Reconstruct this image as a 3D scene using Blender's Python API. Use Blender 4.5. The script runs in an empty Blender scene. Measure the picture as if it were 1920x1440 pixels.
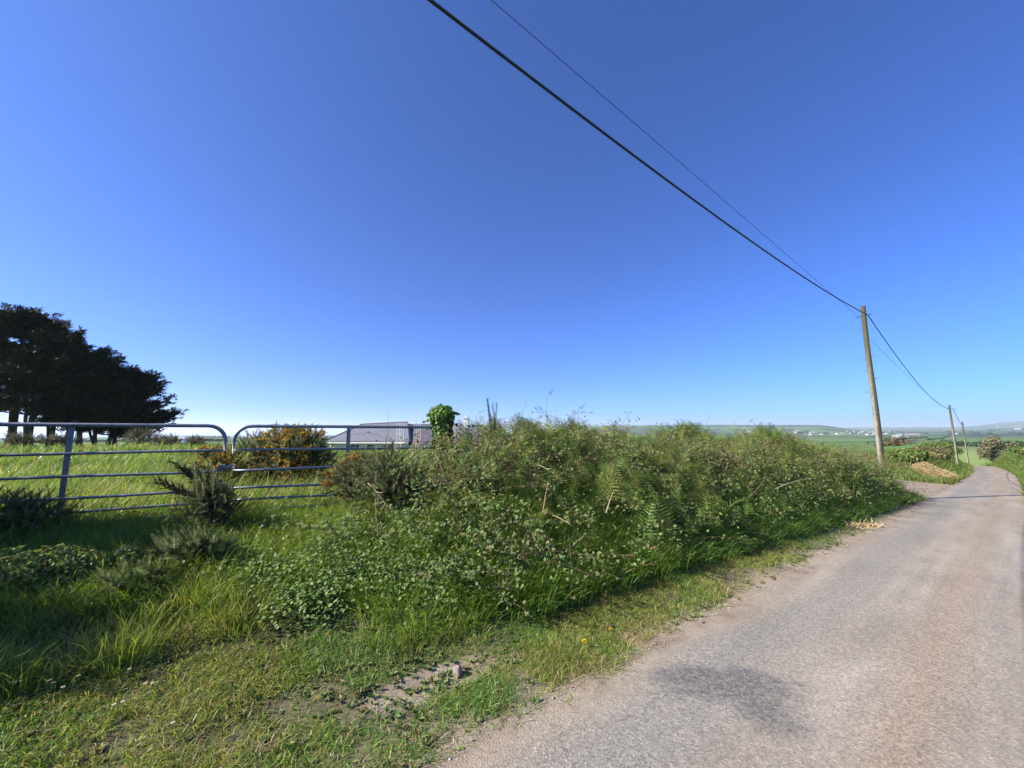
import bpy, math, random
import numpy as np
from mathutils import Vector

SEED = 7
rng = np.random.default_rng(SEED)
random.seed(SEED)
scene = bpy.context.scene
COL = scene.collection
R = math.radians

# ------------------------------------------------------------------ frames
# a runs along the lane, n across it (towards the field), both from the eye
DA, DN = 0.7880, 0.6157
def XY(a, n):
    return DA * a - DN * n, DN * a + DA * n
def AN(x, y):
    return DA * x + DN * y, -DN * x + DA * y
def sst(e0, e1, x):
    t = np.clip((np.asarray(x, float) - e0) / (e1 - e0), 0, 1)
    return t * t * (3 - 2 * t)
def lerp(a, b, t):
    return a + (b - a) * t

# smooth value noise (world space)
_perm = rng.integers(0, 65536, 65536)
def _h(ix, iy, s):
    k = (ix * 374761393 + iy * 668265263 + s * 974711) & 0xFFFF
    return _perm[(_perm[k] + iy * 57 + s * 13) & 0xFFFF] / 65535.0
def vnoise(x, y, s=0):
    x = np.asarray(x, float); y = np.asarray(y, float)
    ix = np.floor(x).astype(np.int64); iy = np.floor(y).astype(np.int64)
    fx = x - ix; fy = y - iy
    fx = fx * fx * (3 - 2 * fx); fy = fy * fy * (3 - 2 * fy)
    return lerp(lerp(_h(ix, iy, s), _h(ix + 1, iy, s), fx),
                lerp(_h(ix, iy + 1, s), _h(ix + 1, iy + 1, s), fx), fy) * 2 - 1
def fbm(x, y, s=0, o=3):
    v = 0; amp = 1; tot = 0
    for i in range(o):
        v = v + amp * vnoise(x * 2 ** i, y * 2 ** i, s + i); tot += amp; amp *= .5
    return v / tot

# ------------------------------------------------------------------ terrain
def zroad(a):
    a = np.asarray(a, float)
    return -.034 * np.maximum(a, -60) - .0012 * np.maximum(a - 80, 0) ** 2 * (a < 150) - (a >= 150) * 5.9
def ncen(a):
    return .95 + .0008 * np.maximum(np.asarray(a, float) - 35, 0) ** 2
HW = 1.15
def edgeL(a):
    return ncen(a) + HW
def crestn(a):
    return 4.75 - .11 * np.clip(np.asarray(a, float) - 4, 0, 20)
def foot(a):
    return 2.98 - .045 * np.clip(np.asarray(a, float), 0, 20)
def bank_w(a):
    return sst(.7, 2.8, a) * (1 - sst(18.3, 20.6, a))
def bank_h(a):
    return np.interp(a, [0, 1.5, 2.6, 4.2, 7, 11, 14, 17, 20], [.40, .50, .72, 1.0, 1.05, 1.10, 1.02, 1.0, .6])
FIELD0 = .56
EAZ = np.radians([-180, -75, -45, -33, -20, -5, 15, 28, 34, 38, 43, 46, 49, 53, 62, 180])
ER = np.log([40, 70, 100, 165, 250, 400, 900, 1500, 2300, 3500, 6000, 9000, 13000])
_left = [-.025, -.0245, -.024, -.0228, -.021, -.0185, -.0135, -.0105, -.0092, -.0088, -.03, -.03, -.03]
_mid = [-.065, -.055, -.035, -.025, -.02, -.016, -.012, -.0085, -.0065, -.006, -.03, -.03, -.03]
_hill = [-.04, -.034, -.030, -.0285, -.026, -.021, -.012, -.0065, -.001, .0180, .002, .008, .004]
_hill2 = [-.04, -.034, -.030, -.027, -.025, -.021, -.012, -.0065, -.0005, .0155, .007, .0095, .006]
_right = [-.04, -.034, -.030, -.0255, -.0225, -.0185, -.0115, -.007, -.0025, .0015, .0052, .0098, .006]
_far = [-.036, -.033, -.031, -.0265, -.0215, -.016, -.0095, -.006, -.001, .003, .0085, .0178, .009]
_rows = [_left, _left, _left, _left, _mid, _mid, _hill, _hill, _hill2, _hill2, _right, _right, _right, _far, _far, _left]
ETAB = np.array(_rows)
def efar(az, lr):
    out = np.zeros(np.shape(az))
    i = np.clip(np.searchsorted(EAZ, az, side='right') - 1, 0, len(EAZ) - 2)
    t = np.clip((az - EAZ[i]) / (EAZ[i + 1] - EAZ[i]), 0, 1)
    t = t * t * (3 - 2 * t)
    j = np.clip(np.searchsorted(ER, lr, side='right') - 1, 0, len(ER) - 2)
    s = np.clip((lr - ER[j]) / (ER[j + 1] - ER[j]), 0, 1)
    s = s * s * (3 - 2 * s)
    return lerp(lerp(ETAB[i, j], ETAB[i, j + 1], s), lerp(ETAB[i + 1, j], ETAB[i + 1, j + 1], s), t)
SEA_Z = -60.0

def gz(x, y):
    x = np.asarray(x, float); y = np.asarray(y, float)
    a, n = AN(x, y)
    r = np.hypot(x, y) + 1e-6
    az = np.arctan2(x, y)
    zr = zroad(a)
    nl = edgeL(a)
    off = n - ncen(a)
    # field level behind the banks
    zf = FIELD0 - .022 * np.clip(a, 0, 60) - 2.0 * np.clip((n - 23) / 21, 0, 1) * sst(-1, 16, a)
    zf = zf + .12 * fbm(x * .15, y * .15, 40, 2) * sst(7, 14, n)
    zl = zr + (np.maximum(zf - zr, -1)) * sst(2.5, 6.3, off + .95 - .0)
    # bank with its crest, lane side steeper
    f0 = foot(a); c0 = crestn(a)
    w = bank_w(a)
    M = sst(f0 - .05, c0, n) * (1 - sst(c0 + np.interp(a, [1, 4], [.35, .7]), c0 + np.interp(a, [1, 4], [1.3, 2.6]), n))
    zl = zl + w * M * bank_h(a) * (1 + .20 * fbm(a * .7, n * 1.1, 3, 3))
    # hedge bank past the turning, left of the lane
    w2 = sst(33.5, 37, a + .4 * (n - 3)) * (1 - sst(95, 120, a))
    M2 = sst(1.35, 2.6, off) * (1 - sst(4.0, 6.5, off))
    zl = zl + w2 * M2 * (.55 + .2 * fbm(a * .3, n * .5, 9, 2))
    # turning: level apron
    wt = sst(20.4, 21.6, a) * (1 - sst(30.5, 32.5, a)) * (1 - sst(5.5, 9.5, n))
    zl = lerp(zl, zr + .05, wt * sst(1.0, 1.4, off))
    # right side bank
    wr = sst(10, 26, a)
    Mr = 1 - sst(-3.1, -1.25, off)
    zl = zl + wr * Mr * (1.35 + .2 * fbm(a * .2, n * .4, 15, 2) + .45 * sst(40, 75, a))
    # small lumps off the tarmac, tarmac bed slightly sunk
    rough = sst(1.02, 1.3, np.abs(off))
    zl = zl + rough * (.022 * fbm(x * 2.1, y * 2.1, 21, 3)) + .018 * fbm(x * 1.3, y * 1.3, 5, 3) * sst(.95, 1.12, np.abs(off))
    zl = zl - .03 * (1 - sst(.92, 1.12, np.abs(off))) * (r < 260)
    # far land
    zfar = 1.7 + r * efar(az, np.log(r)) + r * .0009 * fbm(x * .0021, y * .0021, 61, 3) * sst(250, 900, r) \
        + r * .0005 * fbm(x * .006, y * .006, 66, 2) * sst(150, 400, r)
    cor = (1 - sst(4, 16, np.abs(off))) * (a > 0) * (1 - sst(140, 175, a))
    wf = sst(48, 100, r) * (1 - cor)
    z = lerp(zl, zfar, wf)
    return np.maximum(z, SEA_Z - 6)

# ------------------------------------------------------------------ mesh helpers
class MB:
    """collects tris/quads with one colour per vertex, links them as one mesh"""
    def __init__(s):
        s.v = []; s.c = []; s.f = []; s.n = 0
    def add(s, v, f, c=(1, 1, 1)):
        v = np.asarray(v, np.float32).reshape(-1, 3)
        f = np.asarray(f, np.int64)
        c = np.asarray(c, np.float32)
        if c.ndim == 1:
            c = np.broadcast_to(c, (len(v), 3))
        s.v.append(v); s.c.append(c); s.f.append(f + s.n); s.n += len(v)
        return s
    def build(s, name, mats, parent=None, smooth=False, loc=None):
        me = bpy.data.meshes.new(name)
        if s.n:
            V = np.concatenate(s.v); C = np.concatenate(s.c)
            if loc is not None:
                V = V - np.asarray(loc, np.float32)
            loops = np.concatenate([f.reshape(-1) for f in s.f])
            tot = np.concatenate([np.full(len(f), f.shape[1], np.int64) for f in s.f])
            start = np.concatenate([[0], np.cumsum(tot)[:-1]])
            me.vertices.add(len(V)); me.loops.add(len(loops)); me.polygons.add(len(tot))
            me.vertices.foreach_set('co', V.ravel())
            me.loops.foreach_set('vertex_index', loops.astype(np.int32))
            me.polygons.foreach_set('loop_start', start.astype(np.int32))
            me.polygons.foreach_set('loop_total', tot.astype(np.int32))
            at = me.color_attributes.new('Col', 'FLOAT_COLOR', 'POINT')
            at.data.foreach_set('color', np.concatenate([C, np.ones((len(C), 1), np.float32)], 1).astype(np.float32).ravel())
            me.polygons.foreach_set('use_smooth', np.full(len(tot), smooth))
            me.update(calc_edges=True)
            me.validate()
        me.materials.append(mats)
        o = bpy.data.objects.new(name, me); COL.objects.link(o)
        if loc is not None:
            o.location = loc
        if parent is not None:
            o.parent = parent
        return o

def tag(o, label=None, cat=None, group=None, kind=None):
    if label: o['label'] = label
    if cat: o['category'] = cat
    if group: o['group'] = group
    if kind: o['kind'] = kind
    return o
def thing(name, label, cat, loc=(0, 0, 0), rz=0, group=None):
    o = bpy.data.objects.new(name, None); COL.objects.link(o)
    o.location = loc; o.rotation_euler = (0, 0, rz); o.empty_display_size = .2
    return tag(o, label, cat, group)
def copy_tree(o, parent=None):
    c = o.copy(); COL.objects.link(c)
    if parent is not None: c.parent = parent
    for ch in [k for k in bpy.data.objects if k.parent == o]:
        copy_tree(ch, c)
    return c

def unit(v):
    v = np.asarray(v, float)
    return v / np.maximum(np.linalg.norm(v, axis=-1, keepdims=True), 1e-9)

def tubes(mb, P, rad, sides=5, col=(1, 1, 1), cap=True):
    """P (N,K,3) polylines with radii (N,K)"""
    P = np.asarray(P, float)
    if P.ndim == 2: P = P[None]
    N, K, _ = P.shape
    rad = np.broadcast_to(np.asarray(rad, float), (N, K)) if np.ndim(rad) != 1 or len(np.shape(rad)) == 0 else np.broadcast_to(np.asarray(rad, float)[None], (N, K))
    T = np.empty_like(P)
    T[:, 1:-1] = P[:, 2:] - P[:, :-2]; T[:, 0] = P[:, 1] - P[:, 0]; T[:, -1] = P[:, -1] - P[:, -2]
    T = unit(T)
    m = unit(P[:, -1] - P[:, 0])
    ref = np.where(np.abs(m[:, 2:3]) > .9, np.array([[1., 0, 0]]), np.array([[0, 0, 1.]]))
    U = unit(np.cross(T, ref[:, None, :])); W = np.cross(T, U)
    ang = np.arange(sides) / sides * 2 * np.pi
    ring = P[:, :, None, :] + rad[:, :, None, None] * (np.cos(ang)[None, None, :, None] * U[:, :, None, :] + np.sin(ang)[None, None, :, None] * W[:, :, None, :])
    idx = np.arange(N * K * sides).reshape(N, K, sides)
    f = np.stack([idx[:, :-1, :], np.roll(idx, -1, 2)[:, :-1, :], np.roll(idx, -1, 2)[:, 1:, :], idx[:, 1:, :]], -1).reshape(-1, 4)
    c = np.asarray(col, float)
    if c.ndim == 2: c = np.repeat(c, K * sides, 0)
    base = mb.n
    mb.add(ring.reshape(-1, 3), f, c)
    if cap and sides >= 3:
        e = np.concatenate([idx[:, 0, ::-1], idx[:, -1, :]])
        mb.f.append(e + base)
    return mb

def lathe_box(mb, lo, hi, col=(1, 1, 1), bev=0.0):
    (x0, y0, z0), (x1, y1, z1) = lo, hi
    v = [(x0, y0, z0), (x1, y0, z0), (x1, y1, z0), (x0, y1, z0), (x0, y0, z1), (x1, y0, z1), (x1, y1, z1), (x0, y1, z1)]
    f = [(0, 3, 2, 1), (4, 5, 6, 7), (0, 1, 5, 4), (1, 2, 6, 5), (2, 3, 7, 6), (3, 0, 4, 7)]
    mb.add(v, f, col)

def rotz(v, a):
    c, s = np.cos(a), np.sin(a)
    return np.stack([v[..., 0] * c - v[..., 1] * s, v[..., 0] * s + v[..., 1] * c, v[..., 2]], -1)

def frames(z_axis, yaw):
    """rotation matrices whose +Z goes along z_axis, spun by yaw"""
    z = unit(z_axis)
    ref = np.where(np.abs(z[:, 2:3]) > .95, np.array([[1., 0, 0]]), np.array([[0, 0, 1.]]))
    x = unit(np.cross(ref, z)); y = np.cross(z, x)
    c = np.cos(yaw)[:, None]; s = np.sin(yaw)[:, None]
    X = x * c + y * s; Y = -x * s + y * c
    return np.stack([X, Y, z], -1)

def scatter(mb, tv, tf, pos, M, scale, col, tc=None):
    """place template (tv,tf) at pos with matrices M, per-instance colour times template colour"""
    N = len(pos)
    if N == 0: return
    tv = np.asarray(tv, float); tf = np.asarray(tf)
    v = np.einsum('nij,vj->nvi', M, tv) * np.asarray(scale, float).reshape(-1, 1, 1) + np.asarray(pos, float)[:, None, :]
    f = (tf[None] + (np.arange(N) * len(tv))[:, None, None]).reshape(-1, tf.shape[1])
    c = np.repeat(np.asarray(col, float)[:, None, :], len(tv), 1)
    if tc is not None: c = c * np.asarray(tc)[None]
    mb.add(v.reshape(-1, 3), f, c.reshape(-1, 3))

def pal(cols, N, jit=.15, w=None, r=None):
    r = r or rng
    cols = np.asarray(cols, float)
    i = r.choice(len(cols), N, p=None if w is None else np.asarray(w) / np.sum(w))
    j = r.integers(0, len(cols), N)
    c = lerp(cols[i], cols[j], r.random((N, 1)) * .25)
    return np.clip(c * (1 + jit * r.standard_normal((N, 1))) * (1 + .05 * r.standard_normal((N, 3))), .003, 1)

# ------------------------------------------------------------------ materials
def new_mat(name):
    m = bpy.data.materials.new(name); m.use_nodes = True
    nt = m.node_tree
    for nd in list(nt.nodes): nt.nodes.remove(nd)
    out = nt.nodes.new('ShaderNodeOutputMaterial')
    return m, nt, out
def N(nt, t, **kw):
    nd = nt.nodes.new(t)
    for k, v in kw.items():
        if k.startswith('_'): setattr(nd, k[1:], v)
        else: nd.inputs[k.replace('__', ' ')].default_value = v
    return nd
def leaf_mat(name, trans=.35, rough=.5, spec=.35, tint=(1.15, 1.1, .6), gain=1.0):
    m, nt, out = new_mat(name)
    at = N(nt, 'ShaderNodeVertexColor', _layer_name='Col')
    b = N(nt, 'ShaderNodeBsdfPrincipled', Roughness=rough)
    b.inputs['Specular IOR Level'].default_value = spec
    g = N(nt, 'ShaderNodeMix', _data_type='RGBA', _blend_type='MULTIPLY')
    g.inputs[0].default_value = 1; g.inputs[7].default_value = (gain, gain, gain, 1)
    nt.links.new(at.outputs[0], g.inputs[6])
    nt.links.new(g.outputs[2], b.inputs['Base Color'])
    tr = N(nt, 'ShaderNodeBsdfTranslucent')
    mx = N(nt, 'ShaderNodeMix', _data_type='RGBA', _blend_type='MULTIPLY')
    mx.inputs[0].default_value = 1; mx.inputs[7].default_value = (*tint, 1)
    nt.links.new(g.outputs[2], mx.inputs[6]); nt.links.new(mx.outputs[2], tr.inputs['Color'])
    ms = N(nt, 'ShaderNodeMixShader'); ms.inputs[0].default_value = trans
    nt.links.new(b.outputs[0], ms.inputs[1]); nt.links.new(tr.outputs[0], ms.inputs[2])
    nt.links.new(ms.outputs[0], out.inputs[0])
    return m
def vcol_mat(name, rough=.8, spec=.3, metallic=0, noise=None, bump=None):
    """colour from the mesh, broken up by noise (scale, amount) and bump (scale, strength, distance)"""
    m, nt, out = new_mat(name)
    at = N(nt, 'ShaderNodeVertexColor', _layer_name='Col')
    b = N(nt, 'ShaderNodeBsdfPrincipled', Roughness=rough, Metallic=metallic)
    b.inputs['Specular IOR Level'].default_value = spec
    src = at.outputs[0]
    tc = N(nt, 'ShaderNodeTexCoord')
    if noise:
        nz = N(nt, 'ShaderNodeTexNoise', Scale=noise[0], Detail=6.0, Roughness=.65)
        nt.links.new(tc.outputs['Object'], nz.inputs['Vector'])
        mr = N(nt, 'ShaderNodeMapRange'); mr.inputs[1].default_value = .3; mr.inputs[2].default_value = .7
        mr.inputs[3].default_value = 1 - noise[1]; mr.inputs[4].default_value = 1 + noise[1]
        nt.links.new(nz.outputs[0], mr.inputs[0])
        hs = N(nt, 'ShaderNodeVectorMath', _operation='SCALE')
        nt.links.new(src, hs.inputs[0]); nt.links.new(mr.outputs[0], hs.inputs['Scale'])
        src = hs.outputs[0]
    nt.links.new(src, b.inputs['Base Color'])
    if bump:
        nb = N(nt, 'ShaderNodeTexNoise', Scale=bump[0], Detail=6.0, Roughness=.6)
        nt.links.new(tc.outputs['Object'], nb.inputs['Vector'])
        bp = N(nt, 'ShaderNodeBump', Strength=bump[1], Distance=bump[2])
        nt.links.new(nb.outputs[0], bp.inputs['Height']); nt.links.new(bp.outputs[0], b.inputs['Normal'])
    nt.links.new(b.outputs[0], out.inputs[0])
    return m

M_GRASS = leaf_mat('grass_blade', .5, .42, .4)
M_LEAF = leaf_mat('broad_leaf', .34, .55, .25)
M_FERN = leaf_mat('fern_leaf', .40, .5, .3)
M_SPINE = leaf_mat('gorse_spine', .15, .55, .3)
M_PETAL = leaf_mat('petal', .4, .5, .2, (1.1, 1, .8))
M_PINE = leaf_mat('conifer_spray', .10, .6, .2)
M_BARK = vcol_mat('bark', .9, .2, noise=(9, .45), bump=(25, .6, .02))
M_STEM = vcol_mat('dry_stem', .8, .25, noise=(30, .25))
M_STONE = vcol_mat('stone', .85, .3, noise=(18, .3), bump=(30, .5, .01))
M_PLAIN = vcol_mat('painted', .7, .3, noise=(1.5, .08))


# coordinates along / across the lane as shader sockets
def lane_coords(nt):
    gp = N(nt, 'ShaderNodeNewGeometry')
    mp = N(nt, 'ShaderNodeMapping', _vector_type='POINT')
    mp.inputs['Rotation'].default_value = (0, 0, -math.atan2(DN, DA))
    nt.links.new(gp.outputs['Position'], mp.inputs['Vector'])
    sx = N(nt, 'ShaderNodeSeparateXYZ'); nt.links.new(mp.outputs[0], sx.inputs[0])
    return gp.outputs['Position'], mp.outputs[0], sx.outputs[0], sx.outputs[1]
def math_(nt, op, a, b=None, c=None, clamp=False):
    nd = nt.nodes.new('ShaderNodeMath'); nd.operation = op; nd.use_clamp = clamp
    for i, v in enumerate((a, b, c)):
        if v is None: continue
        if isinstance(v, (int, float)): nd.inputs[i].default_value = v
        else: nt.links.new(v, nd.inputs[i])
    return nd.outputs[0]
def rng_(nt, v, a, b, lo=0., hi=1., smooth=True):
    nd = nt.nodes.new('ShaderNodeMapRange')
    if smooth: nd.interpolation_type = 'SMOOTHSTEP'
    nt.links.new(v, nd.inputs[0])
    for i, q in enumerate((a, b, lo, hi)): nd.inputs[i + 1].default_value = q
    return nd.outputs[0]
def mixc(nt, f, a, b, mode='MIX'):
    nd = nt.nodes.new('ShaderNodeMix'); nd.data_type = 'RGBA'; nd.blend_type = mode
    if isinstance(f, (int, float)): nd.inputs[0].default_value = f
    else: nt.links.new(f, nd.inputs[0])
    for i, v in ((6, a), (7, b)):
        if isinstance(v, tuple): nd.inputs[i].default_value = (*v, 1)
        else: nt.links.new(v, nd.inputs[i])
    return nd.outputs[2]
def noise_(nt, vec, scale, detail=4., rough=.6, out=0, dist=0.):
    nd = N(nt, 'ShaderNodeTexNoise', Scale=scale, Detail=detail, Roughness=rough, Distortion=dist)
    nt.links.new(vec, nd.inputs['Vector']); return nd.outputs[out]
def ramp_(nt, v, stops):
    nd = nt.nodes.new('ShaderNodeValToRGB')
    while len(nd.color_ramp.elements) < len(stops): nd.color_ramp.elements.new(.5)
    for e, (p, c) in zip(nd.color_ramp.elements, stops):
        e.position = p; e.color = (*c, 1)
    nt.links.new(v, nd.inputs[0]); return nd.outputs[0]

def galv_mat():
    m, nt, out = new_mat('galvanised_steel')
    tc = N(nt, 'ShaderNodeTexCoord')
    vo = N(nt, 'ShaderNodeTexNoise', Scale=14.0, Detail=5.0, Roughness=.7)
    nt.links.new(tc.outputs['Object'], vo.inputs['Vector'])
    cr = N(nt, 'ShaderNodeValToRGB')
    cr.color_ramp.elements[0].position = .3; cr.color_ramp.elements[0].color = (.10, .12, .14, 1)
    cr.color_ramp.elements[1].position = .7; cr.color_ramp.elements[1].color = (.24, .265, .30, 1)
    nt.links.new(vo.outputs[0], cr.inputs[0])
    b = N(nt, 'ShaderNodeBsdfPrincipled', Roughness=.5, Metallic=.5)
    rust = rng_(nt, noise_(nt, tc.outputs['Object'], 5., 8, .8), .60, .70)
    gc = mixc(nt, math_(nt, 'MULTIPLY', rust, .6), cr.outputs[0], (.13, .085, .05))
    nt.links.new(gc, b.inputs['Base Color'])
    nt.links.new(b.outputs[0], out.inputs[0])
    return m
M_GALV = galv_mat()

DIRT1 = (.245, .20, .148); DIRT2 = (.165, .13, .095); DIRT3 = (.31, .262, .205)
def dirt_color(nt, P):
    c = ramp_(nt, noise_(nt, P, 3.2, 6, .7), [(.3, DIRT2), (.5, DIRT1), (.72, DIRT3)])
    sp = noise_(nt, P, 90, 3, .6)
    return mixc(nt, 1.0, c, ramp_(nt, sp, [(.3, (.72, .71, .70)), (.7, (1.25, 1.25, 1.25))]), 'MULTIPLY')

def ground_mat():
    m, nt, out = new_mat('ground_soil_and_fields')
    P, Q, a, n = lane_coords(nt)
    dirt = dirt_color(nt, P)
    soil = ramp_(nt, noise_(nt, P, 2.3, 6, .7), [(.3, (.030, .034, .014)), (.5, (.050, .058, .020)), (.7, (.085, .080, .036))])
    # dust spilled beside the tarmac, thinning into the grass
    wob = math_(nt, 'MULTIPLY', math_(nt, 'SUBTRACT', noise_(nt, P, 1.4, 6, .7), .5), 1.5)
    curve = math_(nt, 'MULTIPLY', math_(nt, 'POWER', math_(nt, 'MAXIMUM', math_(nt, 'SUBTRACT', a, 35.), 0.), 2.), .0008)
    off = math_(nt, 'SUBTRACT', math_(nt, 'SUBTRACT', n, curve), .95)
    k = rng_(nt, math_(nt, 'ADD', math_(nt, 'ABSOLUTE', off), wob), 1.18, 1.62, 1, 0)
    # worn patch in the verge
    pa = math_(nt, 'DIVIDE', math_(nt, 'SUBTRACT', a, 1.40), .62)
    pn = math_(nt, 'DIVIDE', math_(nt, 'SUBTRACT', n, 2.66), .19)
    pd = math_(nt, 'ADD', math_(nt, 'ADD', math_(nt, 'MULTIPLY', pa, pa), math_(nt, 'MULTIPLY', pn, pn)), wob)
    k = math_(nt, 'MAXIMUM', k, rng_(nt, pd, .5, 1.2, 1, 0))
    # apron of the turning
    ta = math_(nt, 'MULTIPLY', rng_(nt, a, 20.6, 21.6), rng_(nt, a, 30.8, 32.2, 1, 0))
    tn = math_(nt, 'MULTIPLY', rng_(nt, n, 1.5, 1.9), rng_(nt, n, 7.0, 10.5, 1, 0))
    tt = math_(nt, 'MULTIPLY', ta, tn)
    k = math_(nt, 'MAXIMUM', k, tt)
    soil = mixc(nt, math_(nt, 'MULTIPLY', rng_(nt, n, 2.6, 4.2, 1, 0), .55), soil, DIRT2)
    near = mixc(nt, k, soil, dirt)
    # far fields: irregular parcels with hedges between
    vl = N(nt, 'ShaderNodeVectorMath', _operation='LENGTH'); nt.links.new(P, vl.inputs[0])
    r = vl.outputs['Value']
    def parcels(size, warp, hw):
        wv = N(nt, 'ShaderNodeVectorMath', _operation='MULTIPLY_ADD')
        nz = N(nt, 'ShaderNodeTexNoise', Scale=1 / (size * 3), Detail=2.0); nt.links.new(P, nz.inputs['Vector'])
        nt.links.new(nz.outputs['Color'], wv.inputs[0]); wv.inputs[1].default_value = (warp, warp, 0); nt.links.new(P, wv.inputs[2])
        fl = N(nt, 'ShaderNodeVectorMath', _operation='MULTIPLY'); fl.inputs[1].default_value = (1, 1, 0); nt.links.new(wv.outputs[0], fl.inputs[0])
        v1 = N(nt, 'ShaderNodeTexVoronoi', _feature='F1', Scale=1 / size, Randomness=.8); nt.links.new(fl.outputs[0], v1.inputs['Vector'])
        v2 = N(nt, 'ShaderNodeTexVoronoi', _feature='DISTANCE_TO_EDGE', Scale=1 / size, Randomness=.8); nt.links.new(fl.outputs[0], v2.inputs['Vector'])
        sc = N(nt, 'ShaderNodeSeparateXYZ'); nt.links.new(v1.outputs['Color'], sc.inputs[0])
        c = ramp_(nt, sc.outputs[0], [(0, (0.088, 0.160, 0.036)), (.3, (0.108, 0.188, 0.046)), (.55, (0.076, 0.132, 0.036)), (.72, (0.088, 0.144, 0.040)), (.85, (0.096, 0.168, 0.040)), (.955, (0.120, 0.148, 0.060))])
        h = rng_(nt, v2.outputs['Distance'], hw * .45, hw, 1, 0)
        return mixc(nt, h, c, (.020, .035, .016))
    f1 = parcels(135., 60., .05); f2 = parcels(330., 150., .045)
    far = mixc(nt, rng_(nt, r, 900, 1500), f1, f2)
    wood = rng_(nt, noise_(nt, P, .0016, 5, .65), .46, .54)
    wood = math_(nt, 'MULTIPLY', wood, rng_(nt, r, 900, 1700))
    far = mixc(nt, wood, far, (.022, .045, .022))
    far = mixc(nt, 1., far, ramp_(nt, noise_(nt, P, .03, 5, .7), [(.3, (.8, .8, .8)), (.7, (1.2, 1.2, 1.2))]), 'MULTIPLY')
    green = ramp_(nt, noise_(nt, P, .9, 5, .7), [(.3, (.05, .10, .016)), (.6, (.085, .165, .028)), (.8, (.12, .19, .045))])
    fieldn = rng_(nt, n, 6.4, 8.5)
    near = mixc(nt, math_(nt, 'MULTIPLY', fieldn, math_(nt, 'SUBTRACT', 1., tt)), near, green)
    rightn = rng_(nt, off, -2.6, -1.7, 1, 0)
    near = mixc(nt, rightn, near, green)
    col = mixc(nt, rng_(nt, r, 60, 95), near, far)
    b = N(nt, 'ShaderNodeBsdfPrincipled', Roughness=.95); b.inputs['Specular IOR Level'].default_value = .15
    nt.links.new(col, b.inputs['Base Color'])
    bp = N(nt, 'ShaderNodeBump', Strength=.7, Distance=.02)
    nt.links.new(noise_(nt, P, 22, 6, .7), bp.inputs['Height']); nt.links.new(bp.outputs[0], b.inputs['Normal'])
    nt.links.new(b.outputs[0], out.inputs[0])
    return m

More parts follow.
